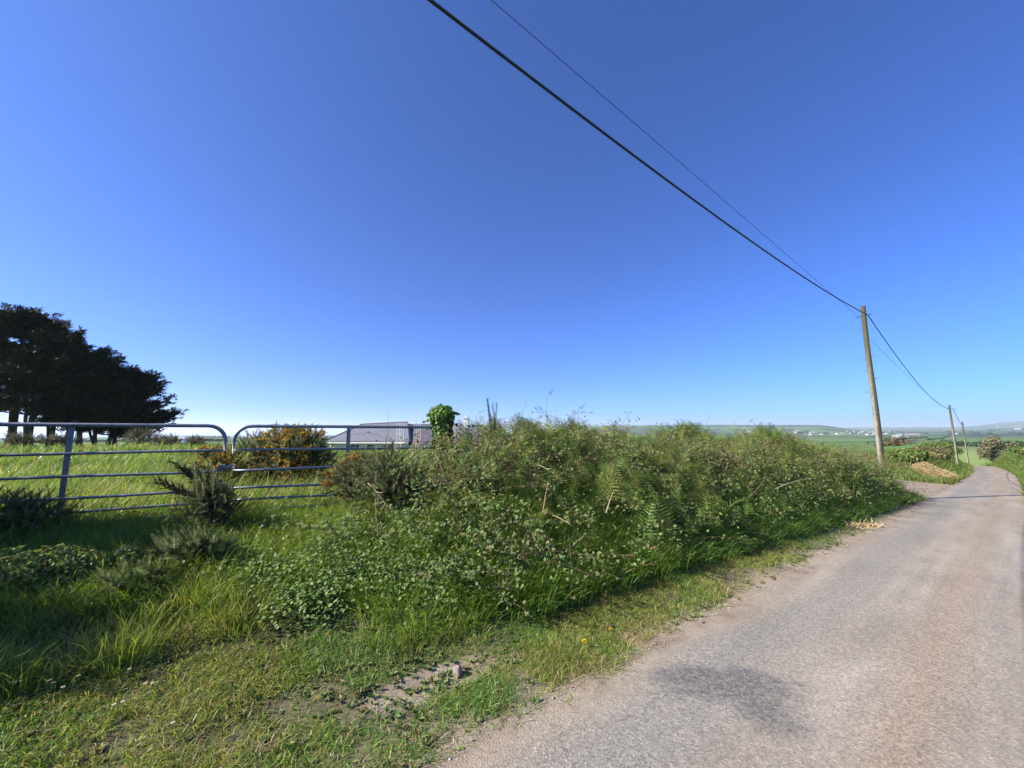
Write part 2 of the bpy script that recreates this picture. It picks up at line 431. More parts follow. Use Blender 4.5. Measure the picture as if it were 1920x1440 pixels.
def road_mat():
    m, nt, out = new_mat('worn_tarmac')
    P, Q, a, n = lane_coords(nt)
    curve = math_(nt, 'MULTIPLY', math_(nt, 'POWER', math_(nt, 'MAXIMUM', math_(nt, 'SUBTRACT', a, 35.), 0.), 2.), .0008)
    off = math_(nt, 'SUBTRACT', math_(nt, 'SUBTRACT', n, curve), .95)
    st = N(nt, 'ShaderNodeMapping'); st.inputs['Scale'].default_value = (.35, 1, 1); nt.links.new(Q, st.inputs[0])
    SV = st.outputs[0]
    base = ramp_(nt, noise_(nt, SV, 1.6, 6, .65), [(.28, (.196, .170, .136)), (.5, (.252, .222, .181)), (.75, (.318, .283, .236))])
    # chippings: light and dark stones
    vo = N(nt, 'ShaderNodeTexVoronoi', _feature='F1', Scale=88.); nt.links.new(P, vo.inputs['Vector'])
    sp = N(nt, 'ShaderNodeSeparateXYZ'); nt.links.new(vo.outputs['Color'], sp.inputs[0])
    chips = ramp_(nt, sp.outputs[0], [(0, (.55, .54, .55)), (.25, (.85, .85, .85)), (.7, (1.06, 1.05, 1.03)), (1, (1.5, 1.48, 1.42))])
    base = mixc(nt, .75, base, chips, 'MULTIPLY')
    mid = noise_(nt, P, 26, 4, .7)
    base = mixc(nt, .8, base, ramp_(nt, mid, [(.3, (.84, .83, .84)), (.7, (1.15, 1.15, 1.14))]), 'MULTIPLY')
    sm = N(nt, 'ShaderNodeMapping'); sm.inputs['Scale'].default_value = (.10, 2.6, 1); nt.links.new(Q, sm.inputs[0])
    base = mixc(nt, 1., base, ramp_(nt, noise_(nt, sm.outputs[0], 1.5, 6, .7), [(.32, (.86, .86, .88)), (.68, (1.12, 1.11, 1.08))]), 'MULTIPLY')
    # wheel track polished bluish grey, dusty brown crown
    wn = math_(nt, 'MULTIPLY', math_(nt, 'SUBTRACT', noise_(nt, SV, .9, 5, .6), .5), .7)
    tr = math_(nt, 'ABSOLUTE', math_(nt, 'ADD', math_(nt, 'SUBTRACT', off, .52), wn))
    base = mixc(nt, math_(nt, 'MULTIPLY', rng_(nt, tr, .08, .42, 1, 0), .62), base, mixc(nt, 1., chips, (.185, .18, .165), 'MULTIPLY'))
    cr = math_(nt, 'ABSOLUTE', math_(nt, 'ADD', math_(nt, 'ADD', off, .38), math_(nt, 'MULTIPLY', wn, .5)))
    base = mixc(nt, math_(nt, 'MULTIPLY', rng_(nt, cr, .02, .30, 1, 0), .55), base, mixc(nt, 1., chips, (.245, .19, .13), 'MULTIPLY'))
    # tar patch bleeding through
    pw = math_(nt, 'MULTIPLY', math_(nt, 'SUBTRACT', noise_(nt, P, 3.6, 8, .85), .5), 4.2)
    sxy = N(nt, 'ShaderNodeSeparateXYZ'); nt.links.new(P, sxy.inputs[0])
    def lobe(x0, y0, rx, ry):
        ux = math_(nt, 'DIVIDE', math_(nt, 'SUBTRACT', sxy.outputs[0], x0), rx); uy = math_(nt, 'DIVIDE', math_(nt, 'SUBTRACT', sxy.outputs[1], y0), ry)
        return math_(nt, 'ADD', math_(nt, 'ADD', math_(nt, 'MULTIPLY', ux, ux), math_(nt, 'MULTIPLY', uy, uy)), pw)
    pd = math_(nt, 'MINIMUM', lobe(1.56, 3.0, .56, .25), lobe(1.66, 2.74, .28, .26))
    grit = math_(nt, 'MULTIPLY', rng_(nt, pd, .1, 1.25, 1, 0), rng_(nt, mid, .34, .60, .35, 1.))
    base = mixc(nt, math_(nt, 'MULTIPLY', grit, .72), base, mixc(nt, 1., chips, (.055, .06, .07), 'MULTIPLY'))
    # dust over the edges
    dirt = dirt_color(nt, P)
    ew = math_(nt, 'MULTIPLY', math_(nt, 'SUBTRACT', noise_(nt, SV, 2.2, 8, .75), .5), 1.3)
    base = mixc(nt, rng_(nt, math_(nt, 'ADD', math_(nt, 'ABSOLUTE', off), ew), .78, 1.14), base, dirt)
    b = N(nt, 'ShaderNodeBsdfPrincipled', Roughness=.85); b.inputs['Specular IOR Level'].default_value = .3
    nt.links.new(base, b.inputs['Base Color'])
    bp = N(nt, 'ShaderNodeBump', Strength=.55, Distance=.006)
    nt.links.new(math_(nt, 'ADD', vo.outputs['Distance'], math_(nt, 'MULTIPLY', mid, 1.2)), bp.inputs['Height'])
    nt.links.new(bp.outputs[0], b.inputs['Normal'])
    nt.links.new(b.outputs[0], out.inputs[0])
    return m

# ------------------------------------------------------------------ ground, road, sea
def build_ground():
    fine = np.linspace(R(-72), R(72), 620)
    coarse = np.linspace(R(72), R(288), 90)[1:-1]
    az = np.concatenate([fine, coarse])
    rr = np.concatenate([np.exp(np.linspace(math.log(.7), math.log(120), 520)), np.exp(np.linspace(math.log(121.2), math.log(13000), 330))])
    A, RR = np.meshgrid(az, rr, indexing='ij')
    x = RR * np.sin(A); y = RR * np.cos(A)
    z = gz(x, y)
    na, nr = A.shape
    v = np.stack([x, y, z], -1).reshape(-1, 3)
    v = np.concatenate([v, [[0, 0, float(gz(0, 0))]]])
    i = np.arange(na * nr).reshape(na, nr)
    j = np.roll(i, -1, 0)
    q = np.stack([i[:, :-1], i[:, 1:], j[:, 1:], j[:, :-1]], -1).reshape(-1, 4)
    t = np.stack([np.full(na, na * nr), i[:, 0], j[:, 0]], -1)
    mb = MB(); mb.add(v, q); mb.f.append(t)
    return tag(mb.build('ground', ground_mat(), smooth=True), kind='structure')
build_ground()

def build_road():
    aa = np.concatenate([np.arange(-16, 45, .35), np.arange(45, 175, 1.5)])
    tt = np.linspace(-1.16, 1.16, 15)
    A, T = np.meshgrid(aa, tt, indexing='ij')
    n = ncen(A) + T
    x, y = XY(A, n)
    z = zroad(A) + .012 + .012 * (1 - (T / 1.16) ** 2) + .004 * fbm(A * 1.2, n * 2, 71, 2)
    na, nt_ = A.shape
    i = np.arange(na * nt_).reshape(na, nt_)
    q = np.stack([i[:-1, :-1], i[1:, :-1], i[1:, 1:], i[:-1, 1:]], -1).reshape(-1, 4)
    mb = MB(); mb.add(np.stack([x, y, z], -1).reshape(-1, 3), q)
    return tag(mb.build('road', road_mat(), smooth=True), kind='structure')
build_road()

def build_sea():
    m, nt, out = new_mat('sea_water')
    tc = N(nt, 'ShaderNodeTexCoord')
    b = N(nt, 'ShaderNodeBsdfPrincipled', Roughness=.35); b.inputs['Base Color'].default_value = (.03, .085, .17, 1)
    bp = N(nt, 'ShaderNodeBump', Strength=.3, Distance=2.0)
    nt.links.new(noise_(nt, tc.outputs['Object'], .01, 5, .6), bp.inputs['Height']); nt.links.new(bp.outputs[0], b.inputs['Normal'])
    nt.links.new(b.outputs[0], out.inputs[0])
    k = 64; ang = np.arange(k) / k * 2 * np.pi
    mb = MB(); v = np.stack([20000 * np.sin(ang), 20000 * np.cos(ang), np.full(k, SEA_Z)], -1)
    mb.add(v, np.arange(k)[::-1][None])
    return tag(mb.build('sea', m), kind='structure')
build_sea()

# ------------------------------------------------------------------ grass
def blades(mb, x, y, h, w, bend, yaw, col, z=None, droop=1.0, face=None):
    n = len(x)
    if z is None: z = gz(x, y) - .01
    s = np.array([0, .35, .7, 1.0]); wd = np.array([.8, 1, .7, .12])
    face = yaw + rng.normal(0, 1.2, n) if face is None else face
    dx, dy = np.cos(yaw), np.sin(yaw)
    fx, fy = np.cos(face + np.pi / 2), np.sin(face + np.pi / 2)
    cx = x[:, None] + (dx * bend * h)[:, None] * s ** 2
    cy = y[:, None] + (dy * bend * h)[:, None] * s ** 2
    cz = z[:, None] + h[:, None] * (s - .45 * droop * np.minimum(bend, 1.2)[:, None] * s ** 2.4)
    hw = .5 * w[:, None] * wd
    V = np.empty((n, 4, 2, 3))
    for k, sg in enumerate((-1, 1)):
        V[:, :, k, 0] = cx + sg * fx[:, None] * hw
        V[:, :, k, 1] = cy + sg * fy[:, None] * hw
        V[:, :, k, 2] = cz
    i = np.arange(n * 8).reshape(n, 4, 2)
    f = np.stack([i[:, :-1, 0], i[:, :-1, 1], i[:, 1:, 1], i[:, 1:, 0]], -1).reshape(-1, 4)
    mb.add(V.reshape(-1, 3), f, np.repeat(col, 8, 0))

G_FRESH = [(0.163, 0.291, 0.036), (0.117, 0.222, 0.029), (0.234, 0.351, 0.048), (0.078, 0.156, 0.024), (0.296, 0.365, 0.067)]
G_YEL = [(0.253, 0.299, 0.052), (0.310, 0.310, 0.081), (0.184, 0.253, 0.040), (0.391, 0.333, 0.138)]
G_DRY = [(0.399, 0.326, 0.179), (0.315, 0.252, 0.126), (0.483, 0.420, 0.252), (0.231, 0.168, 0.084)]
G_DEEP = [(0.097, 0.221, 0.044), (0.154, 0.309, 0.057), (0.210, 0.376, 0.066), (0.084, 0.166, 0.048)]
G_BLUE = [(0.103, 0.195, 0.075), (0.138, 0.240, 0.090)]

def in_view(x, y, lim=65.0):
    return np.abs(np.degrees(np.arctan2(x, y))) < lim
def patch_bare(a, n):
    q = ((a - 1.40) / .62) ** 2 + ((n - 2.66) / .19) ** 2
    return q + 1.5 * .5 * fbm(a * 1.4, n * 1.4, 33, 4)
def sample_an(N_, a0, a1, n0, n1, dens=None):
    a = rng.uniform(a0, a1, N_); n = rng.uniform(n0, n1, N_)
    x, y = XY(a, n)
    k = in_view(x, y)
    if dens is not None: k &= rng.random(N_) < dens(a, n)
    return a[k], n[k], x[k], y[k]

def verge_grass():
    mb = MB()
    def dens(a, n):
        off = n - ncen(a)
        e0 = .93 + .22 * sst(2, 6, a)
        d = sst(e0, e0 + .42, off + .34 * fbm(a * 1.1, n * 1.6, 31, 4))
        d = d * (.12 + .88 * sst(.55, 1.1, patch_bare(a, n)))
        d = d * (.16 + .84 * sst(-.30, .20, fbm(a * 1.9, n * 2.4, 35, 4)))
        far = np.hypot(a, n)
        return d * np.clip(4.5 / far, .1, 1) ** .7
    # left foreground and ramp, then the strip along the bank
    for (cnt, a0, a1, n0, n1, hl, hh) in ((290000, -5.5, 3.0, 1.7, 4.6, .022, .085), (170000, 1.5, 10, 1.8, 3.5, .025, .10), (90000, 8, 21, 1.7, 3.2, .03, .12), (60000, -8, 2.2, 3.8, 6.6, .06, .2)):
        a, n, x, y = sample_an(cnt, a0, a1, n0, n1, dens)
        dry = sst(.1, .9, 2.6 - n + .5 * fbm(a * .9, n * .9, 52, 3)) * .9 + .30
        t = rng.random(len(a))
        hue = fbm(a * .9, n * .9, 77, 3)
        c = pal(G_FRESH, len(a), .2)
        cy_ = pal(G_YEL, len(a), .2); cd = pal(G_DRY, len(a), .2); cb = pal(G_DEEP, len(a), .2)
        c = np.where((t < dry * .55)[:, None], cd, c)
        c = np.where(((t > .5) & (hue > .08))[:, None], cy_, c)
        c = np.where(((t > .4) & (hue < -.12))[:, None], cb, c)
        h = rng.uniform(hl, hh, len(a)) * (1 + .6 * fbm(a * 1.7, n * 1.7, 12, 2))
        blades(mb, x, y, h, rng.uniform(.003, .007, len(a)), rng.uniform(.3, 1.5, len(a)), rng.uniform(0, 6.28, len(a)), c)
    return tag(mb.build('verge_grass', M_GRASS), 'short sparse verge grass with dry straw-coloured blades beside the lane', 'grass', kind='stuff')
verge_grass()

def tufts(mb, ca, cn, nb, rad, h0, h1, cols, w=(.005, .010), bend=(.25, 1.0), wind=None, jit=.18, wts=None):
    """grass tussocks: blades fanning out from centres"""
    N_ = len(ca)
    idx = np.repeat(np.arange(N_), nb)
    k = len(idx)
    ang = rng.uniform(0, 6.28, k); q = rad[idx] * np.sqrt(rng.random(k))
    x0, y0 = XY(ca, cn)
    x = x0[idx] + q * np.cos(ang); y = y0[idx] + q * np.sin(ang)
    sc = rng.uniform(.75, 1.2, N_)[idx]
    h = rng.uniform(h0, h1, k) * sc
    tone = pal(cols, N_, jit, wts)[idx]
    c = np.clip(lerp(tone, pal(cols, k, jit, wts), .45), .004, 1)
    yaw = ang + rng.normal(0, .5, k)
    b = rng.uniform(*bend, k)
    if wind is not None:
        yaw = np.where(rng.random(k) < .5, wind + rng.normal(0, .6, k), yaw)
    blades(mb, x, y, h, rng.uniform(*w, k), b, yaw, c)

def long_grass():
    # rank bright tussocks on the ramp in front of the gates
    mb = MB()
    def dn(a, n):
        return sst(-.15, .35, fbm(a * .55, n * .55, 90, 3) + .35 * sst(3.6, 5.2, n) - .25 * (1 - sst(3.0, 3.6, n)))
    a, n, x, y = sample_an(5200, -9, 2.2, 3.0, 6.8, dn)
    tufts(mb, a, n, 38, rng.uniform(.05, .17, len(a)), .09, .32, G_FRESH + G_YEL[:3], wts=[3, 2.6, 2.2, 2.4, 1.2, 1.4, .6, 1.2], w=(.0035, .0065))
    # explicit bright tussocks low on the left
    pts = np.array([(-2.0, 4.05), (-1.7, 4.0), (-1.4, 4.1), (-1.15, 3.85), (-.9, 3.9), (-.65, 3.8), (-2.4, 4.3), (-1.9, 4.4), (-.3, 3.9), (.1, 4.3), (.35, 4.0), (-.1, 4.8), (.5, 4.9), (.9, 4.4)])
    pa = np.repeat(pts[:, 0], 4) + rng.normal(0, .11, len(pts) * 4); pn = np.repeat(pts[:, 1], 4) + rng.normal(0, .09, len(pts) * 4)
    tufts(mb, pa, pn, 80, np.full(len(pa), .14), .14, .32, [(.20, .30, .035), (.27, .31, .06), (.14, .25, .03), (.32, .31, .10)], w=(.003, .006), bend=(.15, .8))
    return tag(mb.build('long_grass', M_GRASS), 'bright rank tussock grass on the ramp before the gates', 'grass', kind='stuff')
long_grass()

def bank_grass():
    # lush meadow grass hanging out of the foot of the bank
    mb = MB()
    a = rng.uniform(1.2, 20.3, 6500); n = foot(a) + .25 + rng.normal(.0, .12, len(a)) + 1.05 * rng.random(len(a)) ** 1.3
    keep = (n > foot(a) + .10) & (a > 1.75 + .4 * np.maximum(0, 3.9 - n)) & (rng.random(len(a)) < .45 + .55 * sst(-.25, .25, fbm(a * .9, n, 44, 2)))
    a, n = a[keep], n[keep]
    near = a < 5.5
    tufts(mb, a[near], n[near], 30, np.full(near.sum(), .13), .16, .38, G_FRESH + G_YEL[:1] + G_DEEP, wts=[3, 3, 3, 1, 2, 1.6, .4, .8, .8, .3], bend=(.2, .9), w=(.005, .011))  # sunlight on the near foot is put into these brighter greens
    f = ~near
    tufts(mb, a[f], n[f], 20, np.full(f.sum(), .16), .15, .36, G_DEEP + G_FRESH + G_FRESH[:2] + G_BLUE, bend=(.3, 1.2), w=(.006, .013))
    return tag(mb.build('bank_grass', M_GRASS), 'lush green meadow grass along the foot of the hedge bank', 'grass', kind='stuff')
bank_grass()

def field_grass():
    mb = MB()
    for (cnt, n0, n1, nb, h0, h1, w) in ((7000, 6.3, 11, 22, .22, .6, (.006, .013)), (6500, 10, 20, 14, .3, .62, (.012, .025)), (5000, 19, 36, 9, .3, .6, (.03, .055))):
        a = rng.uniform(-45, 4.5 if n1 < 12 else 12, cnt); n = rng.uniform(n0, n1, cnt)
        x, y = XY(a, n); az = np.degrees(np.arctan2(x, y))
        k = (az > -57) & (az < -8 if n1 > 12 else az < -3)
        a, n = a[k], n[k]
        lush = [(.12, .25, .028), (.16, .29, .036), (.09, .19, .024), (.21, .30, .05), (.24, .27, .075), (.30, .27, .13)]
        f_ = fbm(a * .22, n * .35, 200, 3); pz = rng.random(len(a))
        for sel, cols_ in ((f_ > .12, lush + [(.27, .28, .09), (.30, .27, .13)]), ((f_ <= .12) & (f_ > -.15), lush), (f_ <= -.15, [(.09, .17, .028), (.12, .21, .035), (.07, .14, .03)])):
            tufts(mb, a[sel], n[sel], nb, np.full(sel.sum(), .10 + .008 * n0), h0 * (1 if n0 > 8 else .8), h1, cols_, w=w, bend=(.2, 1.0), wind=.3)
        st = pz < .2
        xs, ys = XY(a[st] + rng.normal(0, .2, st.sum()), n[st] + rng.normal(0, .2, st.sum()))
        blades(mb, xs, ys, rng.uniform(.5, .85, st.sum()), np.full(st.sum(), w[0] * .9), rng.uniform(.05, .4, st.sum()), rng.uniform(-1, 1.5, st.sum()), pal([(.36, .30, .16), (.28, .25, .11), (.30, .20, .13)], st.sum(), .15))
        continue
        tufts(mb, a, n, nb, np.full(len(a), .10 + .008 * n0), h0, h1, lush, w=w, bend=(.2, 1.0), wts=[3, 3, 2, 2, 1.2, .6], wind=.3)
    return tag(mb.build('field_grass', M_GRASS), 'tall bright green meadow grass in the field behind the gates', 'grass', kind='stuff')
field_grass()

# verges far along the lane and the green field past the pole
def lane_grass():
    mb = MB()
    a = np.concatenate([rng.uniform(14, 95, 5200), rng.uniform(31, 95, 3800)])
    n = np.concatenate([ncen(a[:5200]) - rng.uniform(1.3, 5.5, 5200), ncen(a[5200:]) + rng.uniform(1.35, 5.5, 3800)])
    x, y = XY(a, n); k = in_view(x, y)
    a, n = a[k], n[k]
    tufts(mb, a, n, 12, np.full(len(a), .25), .2, .55, [(.12, .22, .03), (.17, .26, .045), (.08, .16, .025), (.22, .27, .06), (.2, .2, .08)], w=(.03, .06), bend=(.2, .9))
    return tag(mb.build('lane_side_grass', M_GRASS), 'rough green grass on both banks of the lane farther off', 'grass', kind='stuff')
lane_grass()

# ------------------------------------------------------------------ plants: templates
def frond_template(seed, npairs=11, blade0=.42, arch=1.15):
    r = np.random.default_rng(seed)
    def curve(t):
        ang = np.where(t < blade0, .08 * t / blade0, .08 + arch * (np.maximum(t - blade0, 0) / (1 - blade0)) ** 1.1)
        return ang
    tt = np.linspace(0, 1, 41); an_ = curve(tt)
    dy = np.sin(an_); dz = np.cos(an_)
    cy = np.concatenate([[0], np.cumsum(dy[:-1] + dy[1:]) / 2]) / 40; cz = np.concatenate([[0], np.cumsum(dz[:-1] + dz[1:]) / 2]) / 40
    def P(t): return np.array([0, np.interp(t, tt, cy), np.interp(t, tt, cz)])
    def T(t):
        g = np.interp(t, tt, an_); return np.array([0, math.sin(g), math.cos(g)])
    v = []; f = []; c = []
    def tri(p, q, s, k):
        b = len(v); v.extend([p, q, s]); c.extend([k] * 3); f.append((b, b + 1, b + 2))
    # stalk
    ts = [0, .2, .4, .6, .8, 1]
    for i in range(5):
        p0, p1 = P(ts[i]), P(ts[i + 1]); w0 = .0075 * (1 - ts[i] * .8); w1 = .0075 * (1 - ts[i + 1] * .8)
        for ax in (np.array([1., 0, 0]), np.array([0, .7, -.2])):
            tri(p0 - ax * w0, p0 + ax * w0, p1 + ax * w1, (1.1, 1.05, .9)); tri(p0 - ax * w0, p1 + ax * w1, p1 - ax * w1, (1.1, 1.05, .9))
    for k in range(npairs):
        u = k / npairs
        t = blade0 + (1 - blade0) * (.04 + .94 * u)
        base = P(t); tan = T(t)
        L = .25 * (1 - u) ** .85 + .02
        for sg in (-1, 1):
            nrm = np.array([0, tan[2], -tan[1]])
            d = unit(np.array([sg, 0, 0]) * math.cos(.35) + tan * math.sin(.35) + nrm * (-.12 + r.normal(0, .1)))
            sidew = unit(np.cross(d, nrm)) 
            m = max(3, int(8 * (1 - u) + 2))
            for q in range(m):
                s = (q + .3) / m
                p = base + d * L * s + nrm * (-.10 * L * s * s)
                ll = (.021 * (1 - s) ** .7 * (1 - .3 * u) + .006)
                wv = d * (L / m * .30)
                for s2 in (-1, 1):
                    tip = p + sidew * s2 * ll + d * ll * .45 + nrm * r.normal(0, .008)
                    tri(p - wv, p + wv, tip, (1 + r.normal(0, .08),) * 3)
            tri(base - sidew * .004, base + sidew * .004, base + d * L - nrm * .10 * L, (1.05, 1.05, 1))
    return np.array(v), np.array(f), np.clip(np.array(c), .2, 2)
FRONDS = [frond_template(s, arch=ar, blade0=b0) for s, ar, b0 in ((1, .9, .40), (2, 1.25, .45), (3, 1.5, .42), (4, .6, .5), (5, 1.1, .36))]

def leaf_tmpl(fold=.18, wide=.36):
    v = np.array([(0, 0, 0), (wide * .8, .30, fold), (wide, .55, fold), (0, 1, -.05), (-wide, .55, fold), (-wide * .8, .30, fold), (0, .5, 0)])
    f = np.array([(0, 1, 6), (1, 2, 6), (2, 3, 6), (3, 4, 6), (4, 5, 6), (5, 0, 6)])
    return v, f
LEAF = leaf_tmpl()
def trefoil():
    vs = []; fs = []
    for k, (ang, s) in enumerate(((0, 1), (1.25, .85), (-1.25, .85))):
        v, f = leaf_tmpl(.14, .40)
        v = rotz(v * s, ang) ; v[:, 2] -= .15 * np.abs(v[:, 1])
        vs.append(v); fs.append(f + 7 * k)
    return np.concatenate(vs), np.concatenate(fs)
TREFOIL = trefoil()
def round_leaf():
    ang = np.arange(7) / 7 * 2 * np.pi
    v = np.concatenate([[(0, 0, -.08)], np.stack([.5 * np.cos(ang), .5 * np.sin(ang), .04 * np.cos(2 * ang)], -1)])
    f = np.array([(0, 1 + k, 1 + (k + 1) % 7) for k in range(7)])
    return v, f
ROUND = round_leaf()

def gorse_sprig(seed, ns=64, flowers=0.):
    r = np.random.default_rng(seed)
    v = []; f = []; c = []
    def tri(p, q, s, k):
        b = len(v); v.extend([p, q, s]); c.extend([k] * 3); f.append((b, b + 1, b + 2))
    for ax in (np.array([1., 0, 0]), np.array([0, 1., 0])):
        tri(-ax * .018, ax * .018, np.array([0, 0, 1.]), (.8, .85, .8))
    for k in range(ns):
        t = .08 + .92 * (k + r.random()) / ns
        a = k * 2.4 + r.normal(0, .3)
        d = unit(np.array([math.cos(a), math.sin(a), .55 + .5 * t]))
        L = (.22 - .10 * t) * r.uniform(.7, 1.2)
        p = np.array([0, 0, t]); s = unit(np.cross(d, [0, 0, 1.])) * .014
        q = .85 + .3 * r.random()
        tri(p - s, p + s, p + d * L, (q, q, q))
        # side spines
        p2 = p + d * L * .45
        for sg in (-1, 1):
            d2 = unit(d + sg * unit(np.cross(d, [0, 0, 1.])) * .8)
            tri(p2 - s * .5, p2 + s * .5, p2 + d2 * L * .55, (q, q, q))
    return np.array(v), np.array(f), np.array(c)
SPRIGS = [gorse_sprig(s) for s in (11, 12, 13)]
def blossom():
    v = []; f = []
    r = np.random.default_rng(5)
    for k in range(9):
        d = unit(r.normal(0, 1, 3) + np.array([0, 0, .5])); u = unit(np.cross(d, [.3, .5, .8])); w = np.cross(d, u)
        b = len(v); p = d * .35
        v += [p - u * .3, p + w * .38, p + u * .3, p + d * .55]
        f += [(b, b + 1, b + 3), (b + 1, b + 2, b + 3)]
    return np.array(v), np.array(f)
BLOSSOM = blossom()

GORSE_GREEN = [(0.072, 0.106, 0.035), (0.099, 0.136, 0.045), (0.057, 0.080, 0.032), (0.134, 0.152, 0.058), (0.161, 0.136, 0.064)]
GORSE_OLIVE = [(0.112, 0.128, 0.045), (0.150, 0.158, 0.057), (0.090, 0.105, 0.038), (0.180, 0.150, 0.068)]
GORSE_GOLD = [(.55, .37, .04), (.42, .27, .035), (.62, .46, .07), (.33, .22, .05), (.26, .18, .06)]

def gorse_bush(name, label, cat, x, y, rx, ry, h, nspr, greens, flower=0., tall=None, z0=None, size=(.22, .40), group=None, gold=GORSE_GOLD, nlow=.05, seed=0, lumps=7):
    """spiny shrub: stems, sprigs pointing outward over lumpy masses, blossoms on their tips"""
    r = np.random.default_rng(100 + seed)
    zb = float(gz(x, y)) if z0 is None else z0
    t = thing(name, label, cat, (x, y, zb), 0, group)
    # lumps make up the crown
    L = []
    for k in range(lumps):
        a = r.uniform(0, 6.28); q = math.sqrt(r.random()) * .62
        L.append((q * math.cos(a) * rx, q * math.sin(a) * ry, h * r.uniform(.25, .72), r.uniform(.28, .48)))
    L.append((0, 0, h * .55, .55))
    L = np.array(L)
    i = r.integers(0, len(L), nspr)
    d = unit(r.normal(0, 1, (nspr, 3)) + np.array([0, 0, .35]))
    rad = L[i, 3] * (r.random(nspr) ** .33)
    p = L[i, :3] + d * rad[:, None] * np.array([rx, ry, h * .75])
    p[:, 2] = np.maximum(p[:, 2], nlow)
    keep = p[:, 2] < h * 1.08
    p = p[keep]; d = d[keep]; n = len(p)
    up = unit(d + np.array([0, 0, .35]) + r.normal(0, .5, (n, 3)))
    mb = MB()
    sc = r.uniform(size[0], size[1], n)
    which = r.integers(0, 3, n)
    cols = pal(greens, n, .16, r=r)
    Mx = frames(up, r.uniform(0, 6.28, n))
    for k in range(3):
        s = which == k
        tv, tf, tc = SPRIGS[k]
        scatter(mb, tv, tf, p[s], Mx[s], sc[s], cols[s], tc)
    # long leading shoots
    if tall:
        m = tall[0]
        pp = np.stack([r.uniform(-.6, .6, m) * rx, r.uniform(-.6, .6, m) * ry, np.full(m, h * .8)], -1)
        uu = unit(np.array([0, 0, 1.]) + r.normal(0, .3, (m, 3)))
        scatter(mb, *SPRIGS[0][:2], pp, frames(uu, r.uniform(0, 6, m)), r.uniform(tall[1], tall[2], m), pal(greens, m, .1, r=r), SPRIGS[0][2])
    mb.build('foliage', M_SPINE, t)
    st = MB()
    m = 14
    ang = r.uniform(0, 6.28, m); end = np.stack([np.cos(ang) * rx * .6, np.sin(ang) * ry * .6, np.full(m, h * .65)], -1)
    Pth = np.stack([np.stack([end[:, 0] * q, end[:, 1] * q, end[:, 2] * q ** .8], -1) for q in (0, .35, .7, 1)], 1)
    tubes(st, Pth, np.array([.022, .018, .012, .006]), 5, (.09, .07, .05))
    st.build('stem', M_BARK, t)
    if flower > 0:
        fb = MB()
        k = int(n * flower)
        clump = vnoise(p[:, 0] * 2.2 + 5, p[:, 2] * 2.6 + p[:, 1] * 1.3, seed)
        wgt = np.clip(.15 + clump + p[:, 2] / h * .6, .02, None); wgt /= wgt.sum()
        s = r.choice(n, k, p=wgt)
        nf = 9
        idx = np.repeat(s, nf); tpos = r.uniform(.35, 1.02, len(idx))
        q = p[idx] + up[idx] * (sc[idx] * tpos)[:, None] + r.normal(0, .022, (len(idx), 3))
        scatter(fb, *BLOSSOM, q, frames(r.normal(0, 1, (len(idx), 3)), r.uniform(0, 6, len(idx))), r.uniform(.022, .036, len(idx)), pal(gold, len(idx), .2, r=r))
        fb.build('blossom', M_PETAL, t)
    return t

# ------------------------------------------------------------------ bank cover
FERN_G = [(0.172, 0.250, 0.055), (0.139, 0.206, 0.050), (0.211, 0.289, 0.072), (0.095, 0.150, 0.039), (0.239, 0.277, 0.089)]
FERN_Y = [(0.188, 0.203, 0.068), (0.225, 0.203, 0.090)]
DEAD = [(0.260, 0.163, 0.091), (0.351, 0.234, 0.130), (0.182, 0.111, 0.065), (0.429, 0.325, 0.208)]

def bank_points(N_, lo=-.1, hi=2.4, a0=.5, a1=19.6):
    a = rng.uniform(a0, a1, N_)
    u = rng.random(N_)
    n = foot(a) + lo + (hi - lo) * u
    k = a > 1.55 + .55 * np.maximum(0, 4.3 - n) + .35 * fbm(a * 1.3, n * 1.3, 140, 2)
    return a[k], n[k]
def build_bracken():
    mb = MB()
    a, n = bank_points(4700, .35, 2.9)
    rel = n - foot(a)
    k = rng.random(len(a)) < (.25 + .75 * sst(-.3, .2, fbm(a * .75, n * .9, 120, 3))) * (.4 + .6 * sst(.3, 1.0, rel))
    k &= ~((a < 2.0) & (rng.random(len(a)) < .65))
    a, n = a[k], n[k]; m = len(a)
    x, y = XY(a, n); z = gz(x, y)
    sc = rng.uniform(.36, .80, m) * (1 + .40 * fbm(a * .8, n * .9, 150, 2)) * np.where(a > 15, .85, 1) * np.interp(a, [0, 2.4, 4], [.5, .6, 1])
    # lean away from the bank, mostly towards the lane and the light
    lean = np.arctan2(-DA, DN)
    yaw = np.where(rng.random(m) < .6, lean + np.pi / 2 + rng.normal(0, .9, m), rng.uniform(0, 6.28, m)) - np.pi
    up = unit(np.stack([DN * .22 + rng.normal(0, .16, m), -DA * .22 + rng.normal(0, .16, m), np.ones(m)], -1))
    c = pal(FERN_G + FERN_Y, m, .16, [3, 3, 2.4, 2, 1.6, .9, .6])
    w = rng.integers(0, len(FRONDS), m)
    Mx = np.empty((m, 3, 3))
    cz_, sz_ = np.cos(yaw), np.sin(yaw)
    Y = np.stack([cz_, sz_, np.zeros(m)], -1)
    Xv = unit(np.cross(Y, up)); Yv = np.cross(up, Xv)
    Mx = np.stack([Xv, Yv, up], -1)
    for k in range(len(FRONDS)):
        s = w == k
        tv, tf, tc = FRONDS[k]
        scatter(mb, tv, tf, np.stack([x, y, z], -1)[s], Mx[s], sc[s], c[s], tc)
    return tag(mb.build('bracken', M_FERN), 'mass of young green bracken fronds covering the hedge bank', 'bracken', kind='stuff')
build_bracken()

